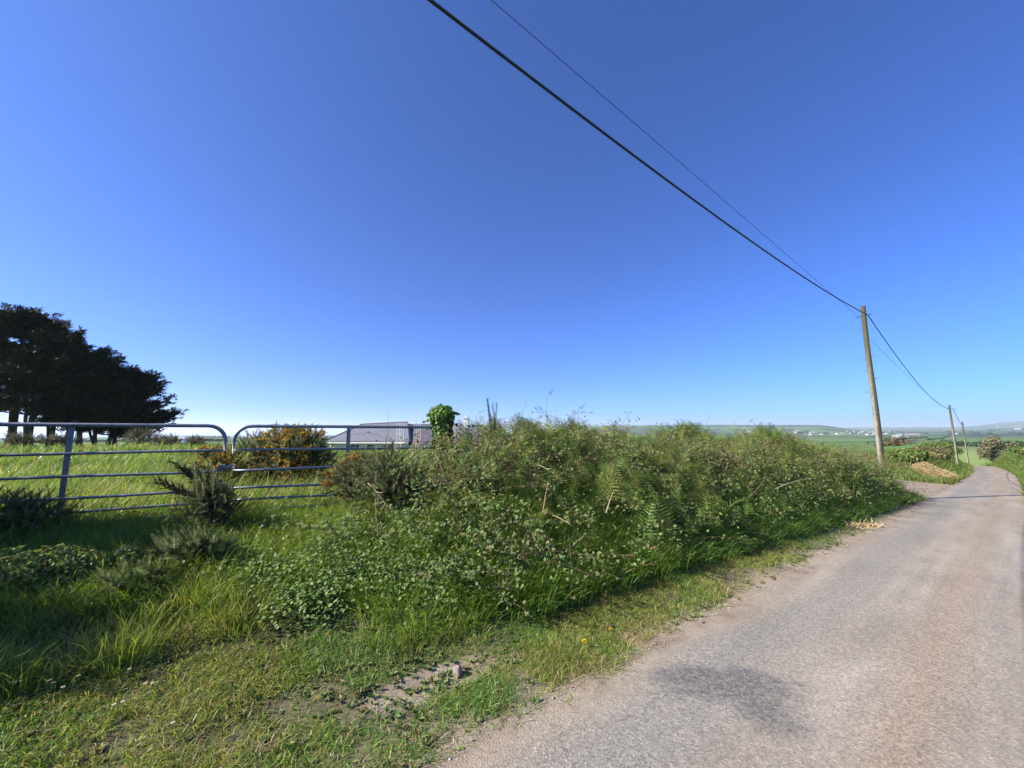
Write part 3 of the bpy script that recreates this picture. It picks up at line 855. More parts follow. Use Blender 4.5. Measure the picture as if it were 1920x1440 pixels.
def canes(mb, lb, x, y, z, L, h, yaw, cols, ccol, per=24, leaf=(.018, .032), spread=.03, rad=.0035):
    m = len(x); K = 9
    s = np.linspace(0, 1, K)
    side = rng.normal(0, .18, m)
    px = x[:, None] + (np.cos(yaw) * L)[:, None] * s + (np.cos(yaw + 1.57) * L * side)[:, None] * s ** 2
    py = y[:, None] + (np.sin(yaw) * L)[:, None] * s + (np.sin(yaw + 1.57) * L * side)[:, None] * s ** 2
    pz = z[:, None] + h[:, None] * (4 * s * (1 - .62 * s)) * .65
    P = np.stack([px, py, pz], -1)
    tubes(mb, P, np.linspace(rad, rad * .4, K), 3, ccol, cap=False)
    u = rng.random((m, per)) * (K - 1.001)
    i = u.astype(int); f = (u - i)[..., None]
    ar = np.arange(m)[:, None]
    q = P[ar, i] * (1 - f) + P[ar, i + 1] * f + rng.normal(0, spread, (m, per, 3))
    q = q.reshape(-1, 3); t = len(q)
    nrm = unit(rng.normal(0, .55, (t, 3)) + np.array([-.25, -.35, 1.0]))
    scatter(lb, *TREFOIL, q, frames(nrm, rng.uniform(0, 6.28, t)), rng.uniform(*leaf, t), cols(t))

BRAM = [(.125, .20, .052), (.155, .235, .062), (.09, .15, .042), (.185, .25, .08), (.14, .15, .055), (.155, .12, .065), (.20, .21, .10)]
def build_bramble():
    mb = MB(); 
    a, n = bank_points(1500, .5, 2.6, .6, 20.2)
    k = rng.random(len(a)) < .35 + .65 * sst(-.1, .3, -fbm(a * .75, n * .9, 120, 3))
    a, n = a[k], n[k]; m = len(a)
    x, y = XY(a, n); z = gz(x, y)
    cols = lambda t: pal(BRAM, t, .16, [3, 3, 3, 1.6, 1.0, .5, .5])
    canes(mb, mb, x, y, z - .03, rng.uniform(.5, 1.3, m), rng.uniform(.10, .36, m), rng.uniform(0, 6.28, m), cols, (.13, .09, .055), 34, (.018, .034), .05)
    # old reddish canes arching over the crest
    a2 = rng.uniform(2.2, 19, 620); n2 = crestn(a2) + rng.normal(-.15, .35, 620); x2, y2 = XY(a2, n2)
    rc = lambda t: pal([(.15, .19, .07), (.20, .13, .075), (.13, .18, .055), (.20, .17, .09), (.11, .16, .05)], t, .18)
    canes(mb, mb, x2, y2, gz(x2, y2) + .05, rng.uniform(.5, 1.2, 620), rng.uniform(.30, .66, 620), rng.uniform(0, 6.28, 620), rc, (.20, .12, .075), 26, (.016, .030), .04, rad=.004)
    # low leafy fill so that little soil shows through
    a, n = bank_points(80000, .6, 2.9, .5, 20.3)
    k = rng.random(len(a)) < sst(-.22, .25, fbm(a * 1.6, n * 1.8, 165, 3)); a, n = a[k], n[k]
    x, y = XY(a, n); z = gz(x, y) + rng.random(len(a)) ** 1.3 * .30 * (1 + .9 * fbm(a * 1.1, n * 1.2, 160, 2)) * (.55 + .45 * sst(0, .6, n - foot(a)))
    nrm = unit(rng.normal(0, .6, (len(a), 3)) + np.array([-.25, -.35, 1.0]))
    scatter(mb, *TREFOIL, np.stack([x, y, z], -1), frames(nrm, rng.uniform(0, 6.28, len(a))), rng.uniform(.016, .034, len(a)), cols(len(a)))
    return tag(mb.build('bramble', M_LEAF), 'tangle of dark green and reddish bramble leaves through the bank', 'bramble', kind='stuff')
build_bramble()

def build_bramble_patch():
    # low brambles and ivy creeping in the grass before the bank
    mb = MB()
    cen = np.array([(2.05, 4.1), (2.5, 3.75), (2.2, 3.5), (1.5, 4.4), (2.9, 3.4)])
    i = rng.integers(0, len(cen), 90)
    a = cen[i, 0] + rng.normal(0, .22, 90); n = cen[i, 1] + rng.normal(0, .18, 90)
    x, y = XY(a, n)
    canes(mb, mb, x, y, gz(x, y), rng.uniform(.3, .7, 90), rng.uniform(.12, .3, 90), rng.uniform(0, 6.28, 90), lambda t: pal([(.13, .17, .06), (.10, .15, .05), (.16, .14, .075), (.15, .20, .07)], t, .2), (.16, .11, .08), 26, (.018, .03), .05)
    return tag(mb.build('creeping_bramble', M_LEAF), 'low greyish bramble sprawling in the grass before the bank', 'bramble', kind='stuff')
build_bramble_patch()

def build_clover():
    mb = MB()
    cen = np.array([(.55, 4.45, .35), (.95, 4.35, .38), (1.25, 4.05, .36), (1.6, 3.75, .3), (.25, 4.85, .35), (1.2, 4.6, .3), (1.9, 3.45, .25), (.8, 3.9, .3)])
    i = rng.integers(0, len(cen), 5200)
    a = cen[i, 0] + rng.normal(0, 1, len(i)) * cen[i, 2] * .55; n = cen[i, 1] + rng.normal(0, 1, len(i)) * cen[i, 2] * .45
    x, y = XY(a, n); z = gz(x, y) + rng.uniform(.04, .20, len(a))
    nrm = unit(rng.normal(0, .42, (len(a), 3)) + np.array([-.3, -.2, 1.0]))
    scatter(mb, *ROUND, np.stack([x, y, z], -1), frames(nrm, rng.uniform(0, 6, len(a))), rng.uniform(.02, .036, len(a)), pal([(.12, .20, .05), (.16, .25, .07), (.09, .15, .04), (.2, .27, .1)], len(a), .15))
    return tag(mb.build('ground_ivy', M_LEAF), 'pale green small round leaves carpeting the grass before the gates', 'ground ivy', kind='stuff')
build_clover()

def build_litter():
    # dead bracken, old stems and twigs lying through the bank
    mb = MB()
    a, n = bank_points(900, .1, 2.4)
    x, y = XY(a, n); m = len(a); z = gz(x, y) + rng.uniform(.02, .3, m)
    yaw = rng.uniform(0, 6.28, m); el = rng.uniform(-.2, 1.3, m); L = rng.uniform(.12, .5, m)
    d = np.stack([np.cos(yaw) * np.cos(el), np.sin(yaw) * np.cos(el), np.sin(el)], -1)
    p = np.stack([x, y, z], -1)
    P = np.stack([p, p + d * (L * .5)[:, None] + rng.normal(0, .012, (m, 3)), p + d * L[:, None]], 1)
    tubes(mb, P, np.array([.0035, .003, .002]), 3, pal(DEAD + [(.36, .28, .18)], m, .2), cap=False)
    return tag(mb.build('bracken_litter', M_STEM), 'brown dead bracken stems and twigs lying through the bank', 'dead stems', kind='stuff')
build_litter()

def build_weeds():
    # rosettes of plantain and clover pressed into the worn verge
    mb = MB()
    k = 9000
    a = rng.uniform(-5, 12, k); n = rng.uniform(2.0, 4.2, k); x, y = XY(a, n)
    s_ = in_view(x, y) & (rng.random(k) < sst(-.1, .4, fbm(a * 1.5, n * 1.5, 170, 3)) + .15); x, y = x[s_], y[s_]; m = len(x)
    per = 7; idx = np.repeat(np.arange(m), per); ang = rng.uniform(0, 6.28, m * per)
    el = rng.uniform(.15, .8, m * per)
    d = np.stack([np.cos(ang) * np.cos(el), np.sin(ang) * np.cos(el), np.sin(el)], -1)
    w_ = unit(np.cross(d, np.array([0, 0, 1.]))); Mx = np.stack([w_, d, np.cross(w_, d)], -1)
    v, f = LEAF
    L = rng.uniform(.018, .045, m)[idx] * rng.uniform(.7, 1.2, m * per)
    scatter(mb, v * np.array([.75, 1, 1]), f, np.stack([x, y, gz(x, y) + .004], -1)[idx], Mx, L, pal([(.13, .19, .05), (.10, .155, .045), (.18, .22, .075), (.2, .17, .08)], m, .15)[idx])
    return tag(mb.build('verge_weeds', M_LEAF), 'small broad-leaved weeds pressed flat among the short verge grass', 'weeds', kind='stuff')
build_weeds()

# ------------------------------------------------------------------ pixel helper: photo pixel -> ground / ray
F_PX = 723.0; PITCH = R(7.2); CAM_H = 1.7
def ray(px, py):
    X = px - 960; v = 720 - py
    return np.array([X, F_PX * math.cos(PITCH) - v * math.sin(PITCH), F_PX * math.sin(PITCH) + v * math.cos(PITCH)])
def at_depth(px, py, Y):
    d = ray(px, py); return np.array([0, 0, CAM_H]) + d * (Y / d[1])
def on_ground(px, py):
    d = ray(px, py); d = d / np.linalg.norm(d)
    s = np.concatenate([np.arange(1, 60, .01), np.arange(60, 1500, .25), np.arange(1500, 11000, 2.)])
    p = np.array([0, 0, CAM_H]) + d * s[:, None]
    z = gz(p[:, 0], p[:, 1])
    below = p[:, 2] < z
    k = np.argmax(below)
    if not below.any():        # the ray just clears the skyline: stand it on the nearest rise
        k = np.argmin(np.where(s > 1200, (p[:, 2] - z) / s, 9))
    q = p[k].copy(); q[2] = z[k]
    return q

# ------------------------------------------------------------------ shrubs
b0 = on_ground(530, 890)
gorse_bush('gorse_bush', 'large gorse bush in golden flower behind the right gate', 'gorse', -4.45, 7.7, 1.05, .85, 1.24, 1700, GORSE_GREEN, .26, (7, .2, .38), seed=1, size=(.14, .28), group='flowering gorse', lumps=11)
gorse_bush('gorse_bush', 'smaller golden gorse sprays left of where the gates meet', 'gorse', -5.5, 7.4, .42, .4, .80, 170, GORSE_OLIVE, .6, None, seed=2, size=(.18, .3), group='flowering gorse')
gorse_bush('gorse_bush', 'olive gorse bush over the bars of the right gate at the bank end', 'gorse', -2.15, 5.55, .60, .45, .72, 950, GORSE_OLIVE, .035, None, seed=3, size=(.10, .20), lumps=10, gold=[(.42, .26, .05), (.3, .17, .05)])
gorse_bush('gorse_bush', 'dark green gorse bush on the bank end below the olive one', 'gorse', -1.55, 5.1, .5, .4, .72, 420, GORSE_GREEN, 0, None, seed=4, size=(.14, .26))
g5 = on_ground(385, 1000)
gorse_bush('gorse_bush', 'spiky young gorse with long leaning shoots before the gate latch', 'gorse', g5[0] + .12, g5[1], .42, .32, .58, 420, [(.125, .155, .055), (.155, .18, .065), (.09, .115, .045)], 0, (4, .25, .4), seed=5, size=(.10, .20))
g6 = on_ground(350, 1062)
gorse_bush('gorse_bush', 'low dark gorse mound in the grass before the left gate', 'gorse', g6[0], g6[1], .60, .32, .30, 420, [(.12, .16, .05), (.15, .19, .06), (.085, .12, .042)], 0, None, seed=6, size=(.10, .18))
g7 = on_ground(250, 1120)
gorse_bush('gorse_bush', 'feathery green gorse seedling nearest the bright tussocks', 'gorse', g7[0], g7[1], .30, .25, .24, 200, [(.15, .20, .06), (.115, .155, .05)], 0, None, seed=7, size=(.10, .17))
gorse_bush('gorse_bush', 'tall dark gorse at the left end of the left gate', 'gorse', -6.75, 3.0, 1.3, 1.1, 2.7, 1500, GORSE_GREEN, .03, None, seed=8)
gorse_bush('gorse_bush', 'unseen gorse bush left of the daisies, added to shade the verge', 'gorse', -5.4, 2.1, .9, .7, 1.75, 900, GORSE_GREEN, .02, None, seed=18)  # out of frame, added to stretch the shade over the left grass
g9 = on_ground(60, 1010)
gorse_bush('gorse_bush', 'shaded dark gorse under the bars of the left gate', 'gorse', g9[0], g9[1], .5, .4, .42, 300, GORSE_GREEN, 0, None, seed=9, size=(.12, .22))

# long leaning dark shoots of the young gorse, drawn as sprigs
def leaning_shoots():
    mb = MB()
    base = np.array([g5[0] + .12, g5[1], g5[2] + .25])
    tips = [at_depth(322, 868, g5[1] - .05), at_depth(356, 872, g5[1] + .02), at_depth(292, 898, g5[1] - .1), at_depth(390, 880, g5[1] + .05)]
    P0 = np.array([base + np.array([rng.normal(0, .06), rng.normal(0, .05), 0]) for _ in tips])
    d = np.array(tips) - P0
    for k in range(3):
        scatter(mb, *SPRIGS[k][:2], P0 + rng.normal(0, .012, P0.shape), frames(d + rng.normal(0, .02, d.shape), rng.uniform(0, 6, len(d))), np.linalg.norm(d, axis=1) * (1 - .06 * k), pal([(.045, .06, .028), (.06, .055, .03)], len(d), .1), SPRIGS[k][2])
    par = [o for o in bpy.data.objects if o.get('label', '').startswith('spiky young')][0]
    mb.build('leading_shoot', M_SPINE, par, loc=None).matrix_parent_inverse = par.matrix_basis.inverted()
leaning_shoots()

# ------------------------------------------------------------------ gates
RAILS = [1.79, 1.464, 1.20, .964, .805, .667]
def make_gate(name, label, p0, p1, drop=0.):
    """field gate between two ground points, p0 = meeting (latch) end"""
    p0 = np.array(p0, float); p1 = np.array(p1, float)
    L = float(np.linalg.norm(p1 - p0)); yaw = math.atan2(p1[1] - p0[1], p1[0] - p0[0])
    t = thing(name, label, 'gate', (p0[0], p0[1], 0), yaw, 'pair of field gates')
    rr = .024; rc = .20
    zt, zb = RAILS[0], RAILS[-1]
    pts = [(0, 0, zb - .06)] + [(0, 0, z) for z in np.linspace(zb, zt - rc, 6)]
    pts += [(rc - rc * math.cos(q), 0, zt - rc + rc * math.sin(q)) for q in np.linspace(.2, math.pi / 2, 6)]
    pts += [(x, 0, zt) for x in np.linspace(rc + .1, L - rc - .1, 12)]
    pts += [(L - rc + rc * math.sin(q), 0, zt - rc + rc * math.cos(q)) for q in np.linspace(0, math.pi / 2 - .2, 6)]
    pts += [(L, 0, z) for z in np.linspace(zt - rc, zb - .06, 6)]
    mb = MB(); tubes(mb, np.array(pts), rr, 10); mb.build('frame', M_GALV, t, smooth=True)
    for z in RAILS[1:]:
        mb = MB()
        sag = [(x, 0, z + .006 * math.sin(x * 2.1 + z * 9)) for x in np.linspace(rr * .6, L - rr * .6, 14)]
        tubes(mb, np.array(sag), .0165, 8); mb.build('rail', M_GALV, t, smooth=True)
    mb = MB()
    c = L / 2
    v = [(c - .024, -.022, zb - .03), (c + .024, -.022, zb - .03), (c + .024, -.014, zb - .03), (c - .024, -.014, zb - .03),
         (c - .027, -.028, zt + .015), (c + .027, -.028, zt + .015), (c + .027, -.018, zt + .015), (c - .027, -.018, zt + .015)]
    mb.add(v, [(0, 3, 2, 1), (4, 5, 6, 7), (0, 1, 5, 4), (1, 2, 6, 5), (2, 3, 7, 6), (3, 0, 4, 7)])
    mb.build('brace', M_GALV, t)
    mb = MB()
    lathe_box(mb, (-.03, -.035, 1.22), (.05, -.0245, 1.28)); mb.build('latch_plate', M_GALV, t)
    mb = MB(); lathe_box(mb, (-.03, -.035, .95), (.03, -.0245, 1.0)); mb.build('latch_plate', M_GALV, t)
    return t
GP_L = at_depth(424, 811, 5.16); GP_R = at_depth(440, 811, 5.27)
u_l = unit(np.array([-5.04 - GP_L[0], 4.5 - GP_L[1]])); u_r = unit(np.array([-2.47 - GP_R[0], 5.80 - GP_R[1]]))
make_gate('field_gate', 'galvanised tubular gate nearer the dark conifers, seen against open grass', GP_L[:2], GP_L[:2] + u_l * 2.93)
make_gate('field_gate', 'galvanised tubular gate with golden gorse behind, half sunk in the bank growth', GP_R[:2], GP_R[:2] + u_r * 2.85)
# chain that holds the gates together
ch = MB()
q = np.linspace(0, 2 * np.pi, 25)
mid = (GP_L + GP_R) / 2
ring = np.stack([mid[0] + .085 * np.cos(q) * u_r[0] - .03 * np.sin(q) * u_r[1], mid[1] + .085 * np.cos(q) * u_r[1] + .03 * np.sin(q) * u_r[0], 1.25 + .03 * np.sin(q * 2) + .012 * (np.arange(25) % 2)], -1)
tubes(ch, ring, .006, 6)
tag(ch.build('gate_chain', M_GALV), 'steel chain looped round the meeting ends of the gates', 'chain')

# ------------------------------------------------------------------ ivy clad post
def ivy_post():
    p = at_depth(829, 811, 6.35)
    zb = float(gz(p[0], p[1]))
    t = thing('gate_post', 'short wooden post smothered in bright green ivy at the bank top', 'post', (p[0], p[1], zb))
    H = at_depth(829, 764, 6.35)[2] - zb
    mb = MB(); zs = np.linspace(-.1, H * .9, 8)
    tubes(mb, np.stack([.05 + .012 * np.sin(zs * 3), .01 * np.cos(zs * 4), zs], -1), np.linspace(.085, .06, 8), 9, (.10, .07, .05))
    mb.build('trunk', M_BARK, t, smooth=True)
    m = 2600
    u = rng.random(m) ** .75
    z = lerp(H * .30, H, u)
    rad = np.interp(z / H, [.30, .5, .62, .72, .82, .92, .97, 1.0], [.12, .14, .145, .16, .195, .20, .15, .05])
    a = rng.uniform(0, 6.28, m)
    rad = rad * (1 + .10 * np.cos(a - 2.7)) * (1 + .5 * fbm(np.cos(a) * 1.5 + 3, z * 5 + np.sin(a), 8, 2))
    q = rad * (.72 + .33 * rng.random(m))
    pos = np.stack([q * np.cos(a), q * np.sin(a), z + rng.normal(0, .015, m)], -1)
    nrm = unit(np.stack([np.cos(a), np.sin(a), .5 + 0 * a], -1) + rng.normal(0, .35, (m, 3)))
    v, f = LEAF; v = v * np.array([1.25, 1, .6]); v[:, 1] -= .4
    mb = MB()
    scatter(mb, v, f, pos, frames(nrm, rng.uniform(0, 6.28, m)), rng.uniform(.034, .062, m), pal([(.14, .25, .035), (.21, .33, .06), (.075, .14, .028), (.05, .10, .022)], m, .2))
    # loose trailing sprays
    for (dx, dz) in ((.27, .93), (-.29, .80), (.25, .74), (.22, .52), (-.22, .68), (-.18, .45), (-.12, .36), (.12, 1.03), (-.05, 1.05), (.2, .62), (-.26, .9)):
        k = 14; s = rng.random(k)
        pp = np.stack([dx * (.55 + .5 * s), rng.normal(0, .04, k), H * (dz - .05 * s)], -1)
        scatter(mb, v, f, pp, frames(rng.normal(0, 1, (k, 3)) + np.array([0, -.5, .6]), rng.uniform(0, 6, k)), rng.uniform(.04, .07, k), pal([(.13, .24, .035), (.07, .14, .03)], k, .15))
    mb.build('ivy', M_LEAF, t)
ivy_post()

# ------------------------------------------------------------------ conifers in the field
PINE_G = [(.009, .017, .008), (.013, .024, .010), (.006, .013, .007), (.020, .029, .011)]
def spray_tmpl(seed):
    r = np.random.default_rng(seed); v = []; f = []
    for k in range(13):
        a = r.normal(0, .75); e = r.normal(.18, .3); L = r.uniform(.5, 1.0)
        d = np.array([math.cos(e) * math.cos(a), math.cos(e) * math.sin(a), math.sin(e)])
        s = unit(np.cross(d, [r.normal(0, .5), r.normal(0, .5), 1.])) * r.uniform(.05, .10)
        b = len(v); o = r.normal(0, .10, 3) * np.array([1, 1, .5])
        v += [o - s * .5, o + d * L * .55 - s, o + d * L, o + d * L * .55 + s]
        f += [(b, b + 1, b + 2, b + 3)]
    return np.array(v), np.array(f)
SPRAY = [spray_tmpl(s) for s in (21, 22, 23)]
def conifer(x, y, H, label, seed, spread=3.2, lean=.12, lo=.16, nb=34, per=60, dense=1.0, sx=1.0):
    r = np.random.default_rng(500 + seed)
    zb = float(gz(x, y))
    t = thing('cypress_tree', label, 'tree', (x, y, zb), 0, 'windswept conifers in the field')
    tr = MB()
    nk = 9; s = np.linspace(0, 1, nk)
    ph = r.uniform(0, 6.28)
    path = np.stack([lean * H * s ** 1.5 + .12 * np.sin(s * 5 + ph), .12 * np.cos(s * 4 + ph), s * H * .93 - .1], -1)
    rad = np.interp(s, [0, .06, .5, 1], [.30, .21, .13, .03]) * (H / 9)
    tubes(tr, path, rad, 9, (.085, .07, .055))
    if r.random() < .6:   # second stem from the base
        a = r.uniform(0, 6.28)
        p2 = path * np.array([1, 1, .8]) + np.stack([np.cos(a) * s * 1.1, np.sin(a) * s * 1.1, 0 * s], -1)
        tubes(tr, p2, rad * .65, 8, (.08, .066, .05))
    hs = np.sort(lo + (1 - lo) * r.random(nb) ** .85)
    B = []; pos = []; dirs = []; sizes = []
    for k in range(nb):
        h = hs[k]
        a = k * 2.4 + r.normal(0, .5)
        d = np.array([math.cos(a), math.sin(a), 0]) + np.array([.45, 0, 0]) * (1 - .3 * h)
        d /= max(np.linalg.norm(d), .3)
        L = spread * (1.05 - .72 * h ** 1.5) * r.uniform(.65, 1.15) * (1 + .25 * (d[0] > .3) * sx)
        st = np.array([np.interp(h, s, path[:, i]) for i in range(3)])
        q = np.linspace(0, 1, 6)[:, None]
        rise = L * (.15 + .55 * h) * r.uniform(.5, 1.2)
        br = st + d * L * q + np.array([0, 0, 1]) * (rise * q ** 1.6 - .10 * L * (1 - h) * np.sin(q * 3.1)) + r.normal(0, .05, (6, 3)) * q
        B.append(br)
        m = int(per * dense * (.5 + L / spread))
        u = .40 + .63 * r.random(m) ** .8
        ii = np.clip(u * 5, 0, 4.999); j = ii.astype(int); fq = (ii - j)[:, None]
        p = br[j] * (1 - fq) + br[np.minimum(j + 1, 5)] * fq
        w = .13 + .34 * L / 3 * (.35 + .65 * np.sin(np.clip(u, 0, 1) * 2.6))
        p = p + r.normal(0, 1, (m, 3)) * np.stack([w, w, .16 + 0 * w], -1) + np.array([0, 0, .08])
        pos.append(p); dirs.append(np.tile(d + np.array([.25, 0, .35]), (m, 1)) + r.normal(0, .5, (m, 3)) * np.array([1, 1, .5])); sizes.append(r.uniform(.32, .62, m))
    B = np.array(B)
    tubes(tr, B, np.array([.05, .042, .034, .026, .018, .008]) * (H / 9), 5, (.075, .062, .05))
    # crown top
    m = int(70 * dense); top = path[-1]
    pos.append(top + r.normal(0, 1, (m, 3)) * np.array([.55, .55, .4])); dirs.append(np.tile([.35, 0, 1.], (m, 1)) + r.normal(0, .5, (m, 3))); sizes.append(r.uniform(.3, .6, m))
    pos = np.concatenate(pos); dirs = np.concatenate(dirs); sizes = np.concatenate(sizes)
    X = unit(dirs); Zr = unit(np.array([[0, 0, 1.]]) + r.normal(0, .35, X.shape)); Y = unit(np.cross(Zr, X)); Z = np.cross(X, Y)
    Mx = np.stack([X, Y, Z], -1)
    tr.build('trunk', M_BARK, t, smooth=True)
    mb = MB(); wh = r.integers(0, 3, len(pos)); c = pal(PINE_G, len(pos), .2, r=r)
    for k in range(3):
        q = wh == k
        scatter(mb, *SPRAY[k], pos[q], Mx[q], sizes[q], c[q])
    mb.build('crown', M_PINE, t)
    return t
def skyline(px):
    return np.interp(px, [-200, 0, 45, 70, 110, 150, 170, 200, 245, 258, 285, 300, 318], [560, 566, 580, 598, 610, 624, 628, 650, 664, 684, 694, 712, 738])
TREES = [(-95, 30.5, 'conifer whose crown runs out of the picture at its left edge'),
         (-35, 29.5, 'tallest dark conifer, beside the left edge of the picture'),
         (18, 31.5, 'tall dark conifer just right of the tallest one, its top against the sky'),
         (58, 30.0, 'dark conifer with a leaning twin stem, above the left end of the gate rail'),
         (92, 32.5, 'dark conifer behind the brace of the left gate'),
         (124, 31.0, 'middle conifer of the row, its crown half way down the slope of the tops'),
         (150, 34.5, 'conifer set back in the row with sky specks through its crown'),
         (178, 32.5, 'conifer with two bare trunks, third from the seaward end of the row'),
         (205, 34.5, 'second last conifer towards the sea, thin lower crown'),
         (218, 33.5, 'lowest windswept conifer at the seaward end of the row, boughs sweeping right')]
for k, (px, Y, lab) in enumerate(TREES):
    base = at_depth(px, 811, Y)
    zb = float(gz(base[0], base[1]))
    # the wind leans the top downwind, so the top stands a little to the right
    top = at_depth(px + 18, skyline(px + 20) + 6 + 38 * np.clip((px - 10) / 90, 0, 1), Y)[2]
    H = (top - zb)
    conifer(base[0], base[1], H, lab, k, spread=2.9 if k < 9 else 2.9, lean=.10 if k < 8 else .14, lo=.19 if k < 9 else .12, nb=28 if k < 9 else 32, per=52, sx=1 if k < 8 else 1.2)
# low scrub between and beyond the trunks
for k, (px, Y, h, w, lab) in enumerate(((40, 27, .9, 1.2, 'rough scrub at the feet of the tallest conifers'), (110, 28, .8, 1.2, 'rough scrub at the feet of the middle conifers'), (262, 27, 1.2, 1.3, 'leafy brown scrub at the foot of the seaward conifer'), (318, 29, .75, 1.1, 'low scrub in open grass right of the conifers'), (365, 30, .6, .9, 'thin scrub furthest from the conifers, below the sea'))):
    p = at_depth(px, 811, Y)
    gorse_bush('scrub_bush', lab, 'bush', p[0], p[1], w, w * .7, h, 300, [(.10, .12, .04), (.14, .14, .06), (.07, .09, .03), (.16, .13, .07)], 0, (5, .3, .6), seed=30 + k, size=(.25, .5), group='scrub by the conifers')

# ------------------------------------------------------------------ poles and wires
def wood_mat():
    m, nt, out = new_mat('weathered_pole')
    tc = N(nt, 'ShaderNodeTexCoord')
    mp = N(nt, 'ShaderNodeMapping'); mp.inputs['Scale'].default_value = (14, 14, .8); nt.links.new(tc.outputs['Object'], mp.inputs[0])
    g = noise_(nt, mp.outputs[0], 3, 6, .7)
    c = ramp_(nt, g, [(.3, (.030, .027, .017)), (.5, (.064, .058, .037)), (.72, (.115, .104, .075))])
    gp = N(nt, 'ShaderNodeSeparateXYZ'); nt.links.new(tc.outputs['Object'], gp.inputs[0])
    # moss greener towards the top, pale bare wood on the weather side low down
    mz = math_(nt, 'MULTIPLY', rng_(nt, math_(nt, 'ADD', gp.outputs[2], math_(nt, 'MULTIPLY', noise_(nt, tc.outputs['Object'], 2.5, 5, .7), 4.)), 3., 6.5), .6)
    c = mixc(nt, mz, c, (.085, .085, .028))
    pale = math_(nt, 'MULTIPLY', rng_(nt, math_(nt, 'ADD', math_(nt, 'MULTIPLY', gp.outputs[0], -9.), noise_(nt, tc.outputs['Object'], 4, 5, .7)), .85, 1.25), rng_(nt, gp.outputs[2], 2., 5.4, 1, 0))
    c = mixc(nt, pale, c, (.25, .22, .185))
    b = N(nt, 'ShaderNodeBsdfPrincipled', Roughness=.9); b.inputs['Specular IOR Level'].default_value = .2
    nt.links.new(c, b.inputs['Base Color'])
    bp = N(nt, 'ShaderNodeBump', Strength=.6, Distance=.01); nt.links.new(g, bp.inputs['Height']); nt.links.new(bp.outputs[0], b.inputs['Normal'])
    nt.links.new(b.outputs[0], out.inputs[0]); return m
M_POLE = wood_mat()
M_DARK = vcol_mat('dark_fittings', .5, .4, noise=(8, .2))
def utility_pole(x, y, zb, H, label, detail=True, r0=.098, r1=.072):
    t = thing('utility_pole', label, 'pole', (x, y, zb), 0, 'wooden poles')
    zs = np.concatenate([np.linspace(-.3, H - .05, 10), [H - .02, H]])
    rr = np.interp(zs, [0, H], [r0, r1]); rr[-1] *= .55
    mb = MB(); tubes(mb, np.stack([.012 * np.sin(zs * .9), .01 * np.cos(zs * 1.3), zs], -1), rr, 14); mb.build('shaft', M_POLE, t, smooth=True)
    br = MB(); dA = np.array([DA, DN, 0]); dN = np.array([-DN, DA, 0])
    # strap and suspension clamp on the lane side, dead-end bracket behind
    q = np.linspace(0, 2 * np.pi, 17)
    tubes(br, np.stack([(r1 + .010) * np.cos(q), (r1 + .010) * np.sin(q), np.full(17, H - .36)], -1), .012, 6, (.05, .05, .055), cap=False)
    z = np.array([0, 0, H - .36])
    tubes(br, np.array([z - dN * (r1 - .01), z - dN * (r1 + .10), z - dN * (r1 + .13) + dA * .05]), .013, 6, (.04, .04, .05))
    tubes(br, np.array([z + dN * (r1 - .01) - [0, 0, .03], z + dN * (r1 + .10) - [0, 0, .03], z + dN * (r1 + .14) - dA * .05 - [0, 0, .05]]), .016, 6, (.05, .06, .09))
    br.build('wire_bracket', M_DARK, t, smooth=True)
    if detail:
        for k, (h, sg) in enumerate(((H - 2.02, -1), (H - 1.90, 1), (H - 2.42, -1), (H - 2.72, 1), (H - 3.20, -1))):
            sb = MB(); d = np.array([.79, -.60, 0]) * sg
            r_ = np.interp(h, [0, H], [r0, r1])
            tubes(sb, np.array([d * (r_ - .02), d * (r_ + .13), d * (r_ + .14) + np.array([0, 0, .035])]) + np.array([0, 0, h]), .009, 6, (.10, .10, .10))
            sb.build('climbing_step', M_DARK, t)
    return t
P1 = at_depth(1646, 811, 13.8); P1 = (P1[0], P1[1]); z1 = float(zroad(18.7))
TOP1 = 6.36
zb1 = float(gz(*P1))
utility_pole(P1[0], P1[1], zb1, TOP1 - zb1, 'nearest and tallest wooden pole with climbing steps, at the end of the hedge bank')
py2 = XY(57, 3.56)[1]; px2 = at_depth(1787.5, 811, py2)[0]
zt2 = at_depth(1785, 759, py2)[2]; zb2 = float(gz(px2, py2))
utility_pole(px2, py2, zb2, zt2 - zb2, 'second wooden pole along the lane, standing in the bushes past the turning', False)
py3 = XY(86, 4.5)[1]; px3 = at_depth(1807, 811, py3)[0]; zt3 = at_depth(1805, 790, py3)[2]; zb3 = float(gz(px3, py3))
utility_pole(px3, py3, zb3, zt3 - zb3, 'third wooden pole along the lane, just right of the second', False)
p4 = at_depth(1674, 836, 158.)
utility_pole(p4[0], p4[1], float(gz(p4[0], p4[1])) - .1, at_depth(1672, 807, 158.)[2] - float(gz(p4[0], p4[1])), 'small distant pole alone in the fields, right of the nearest pole', False, .15, .12)

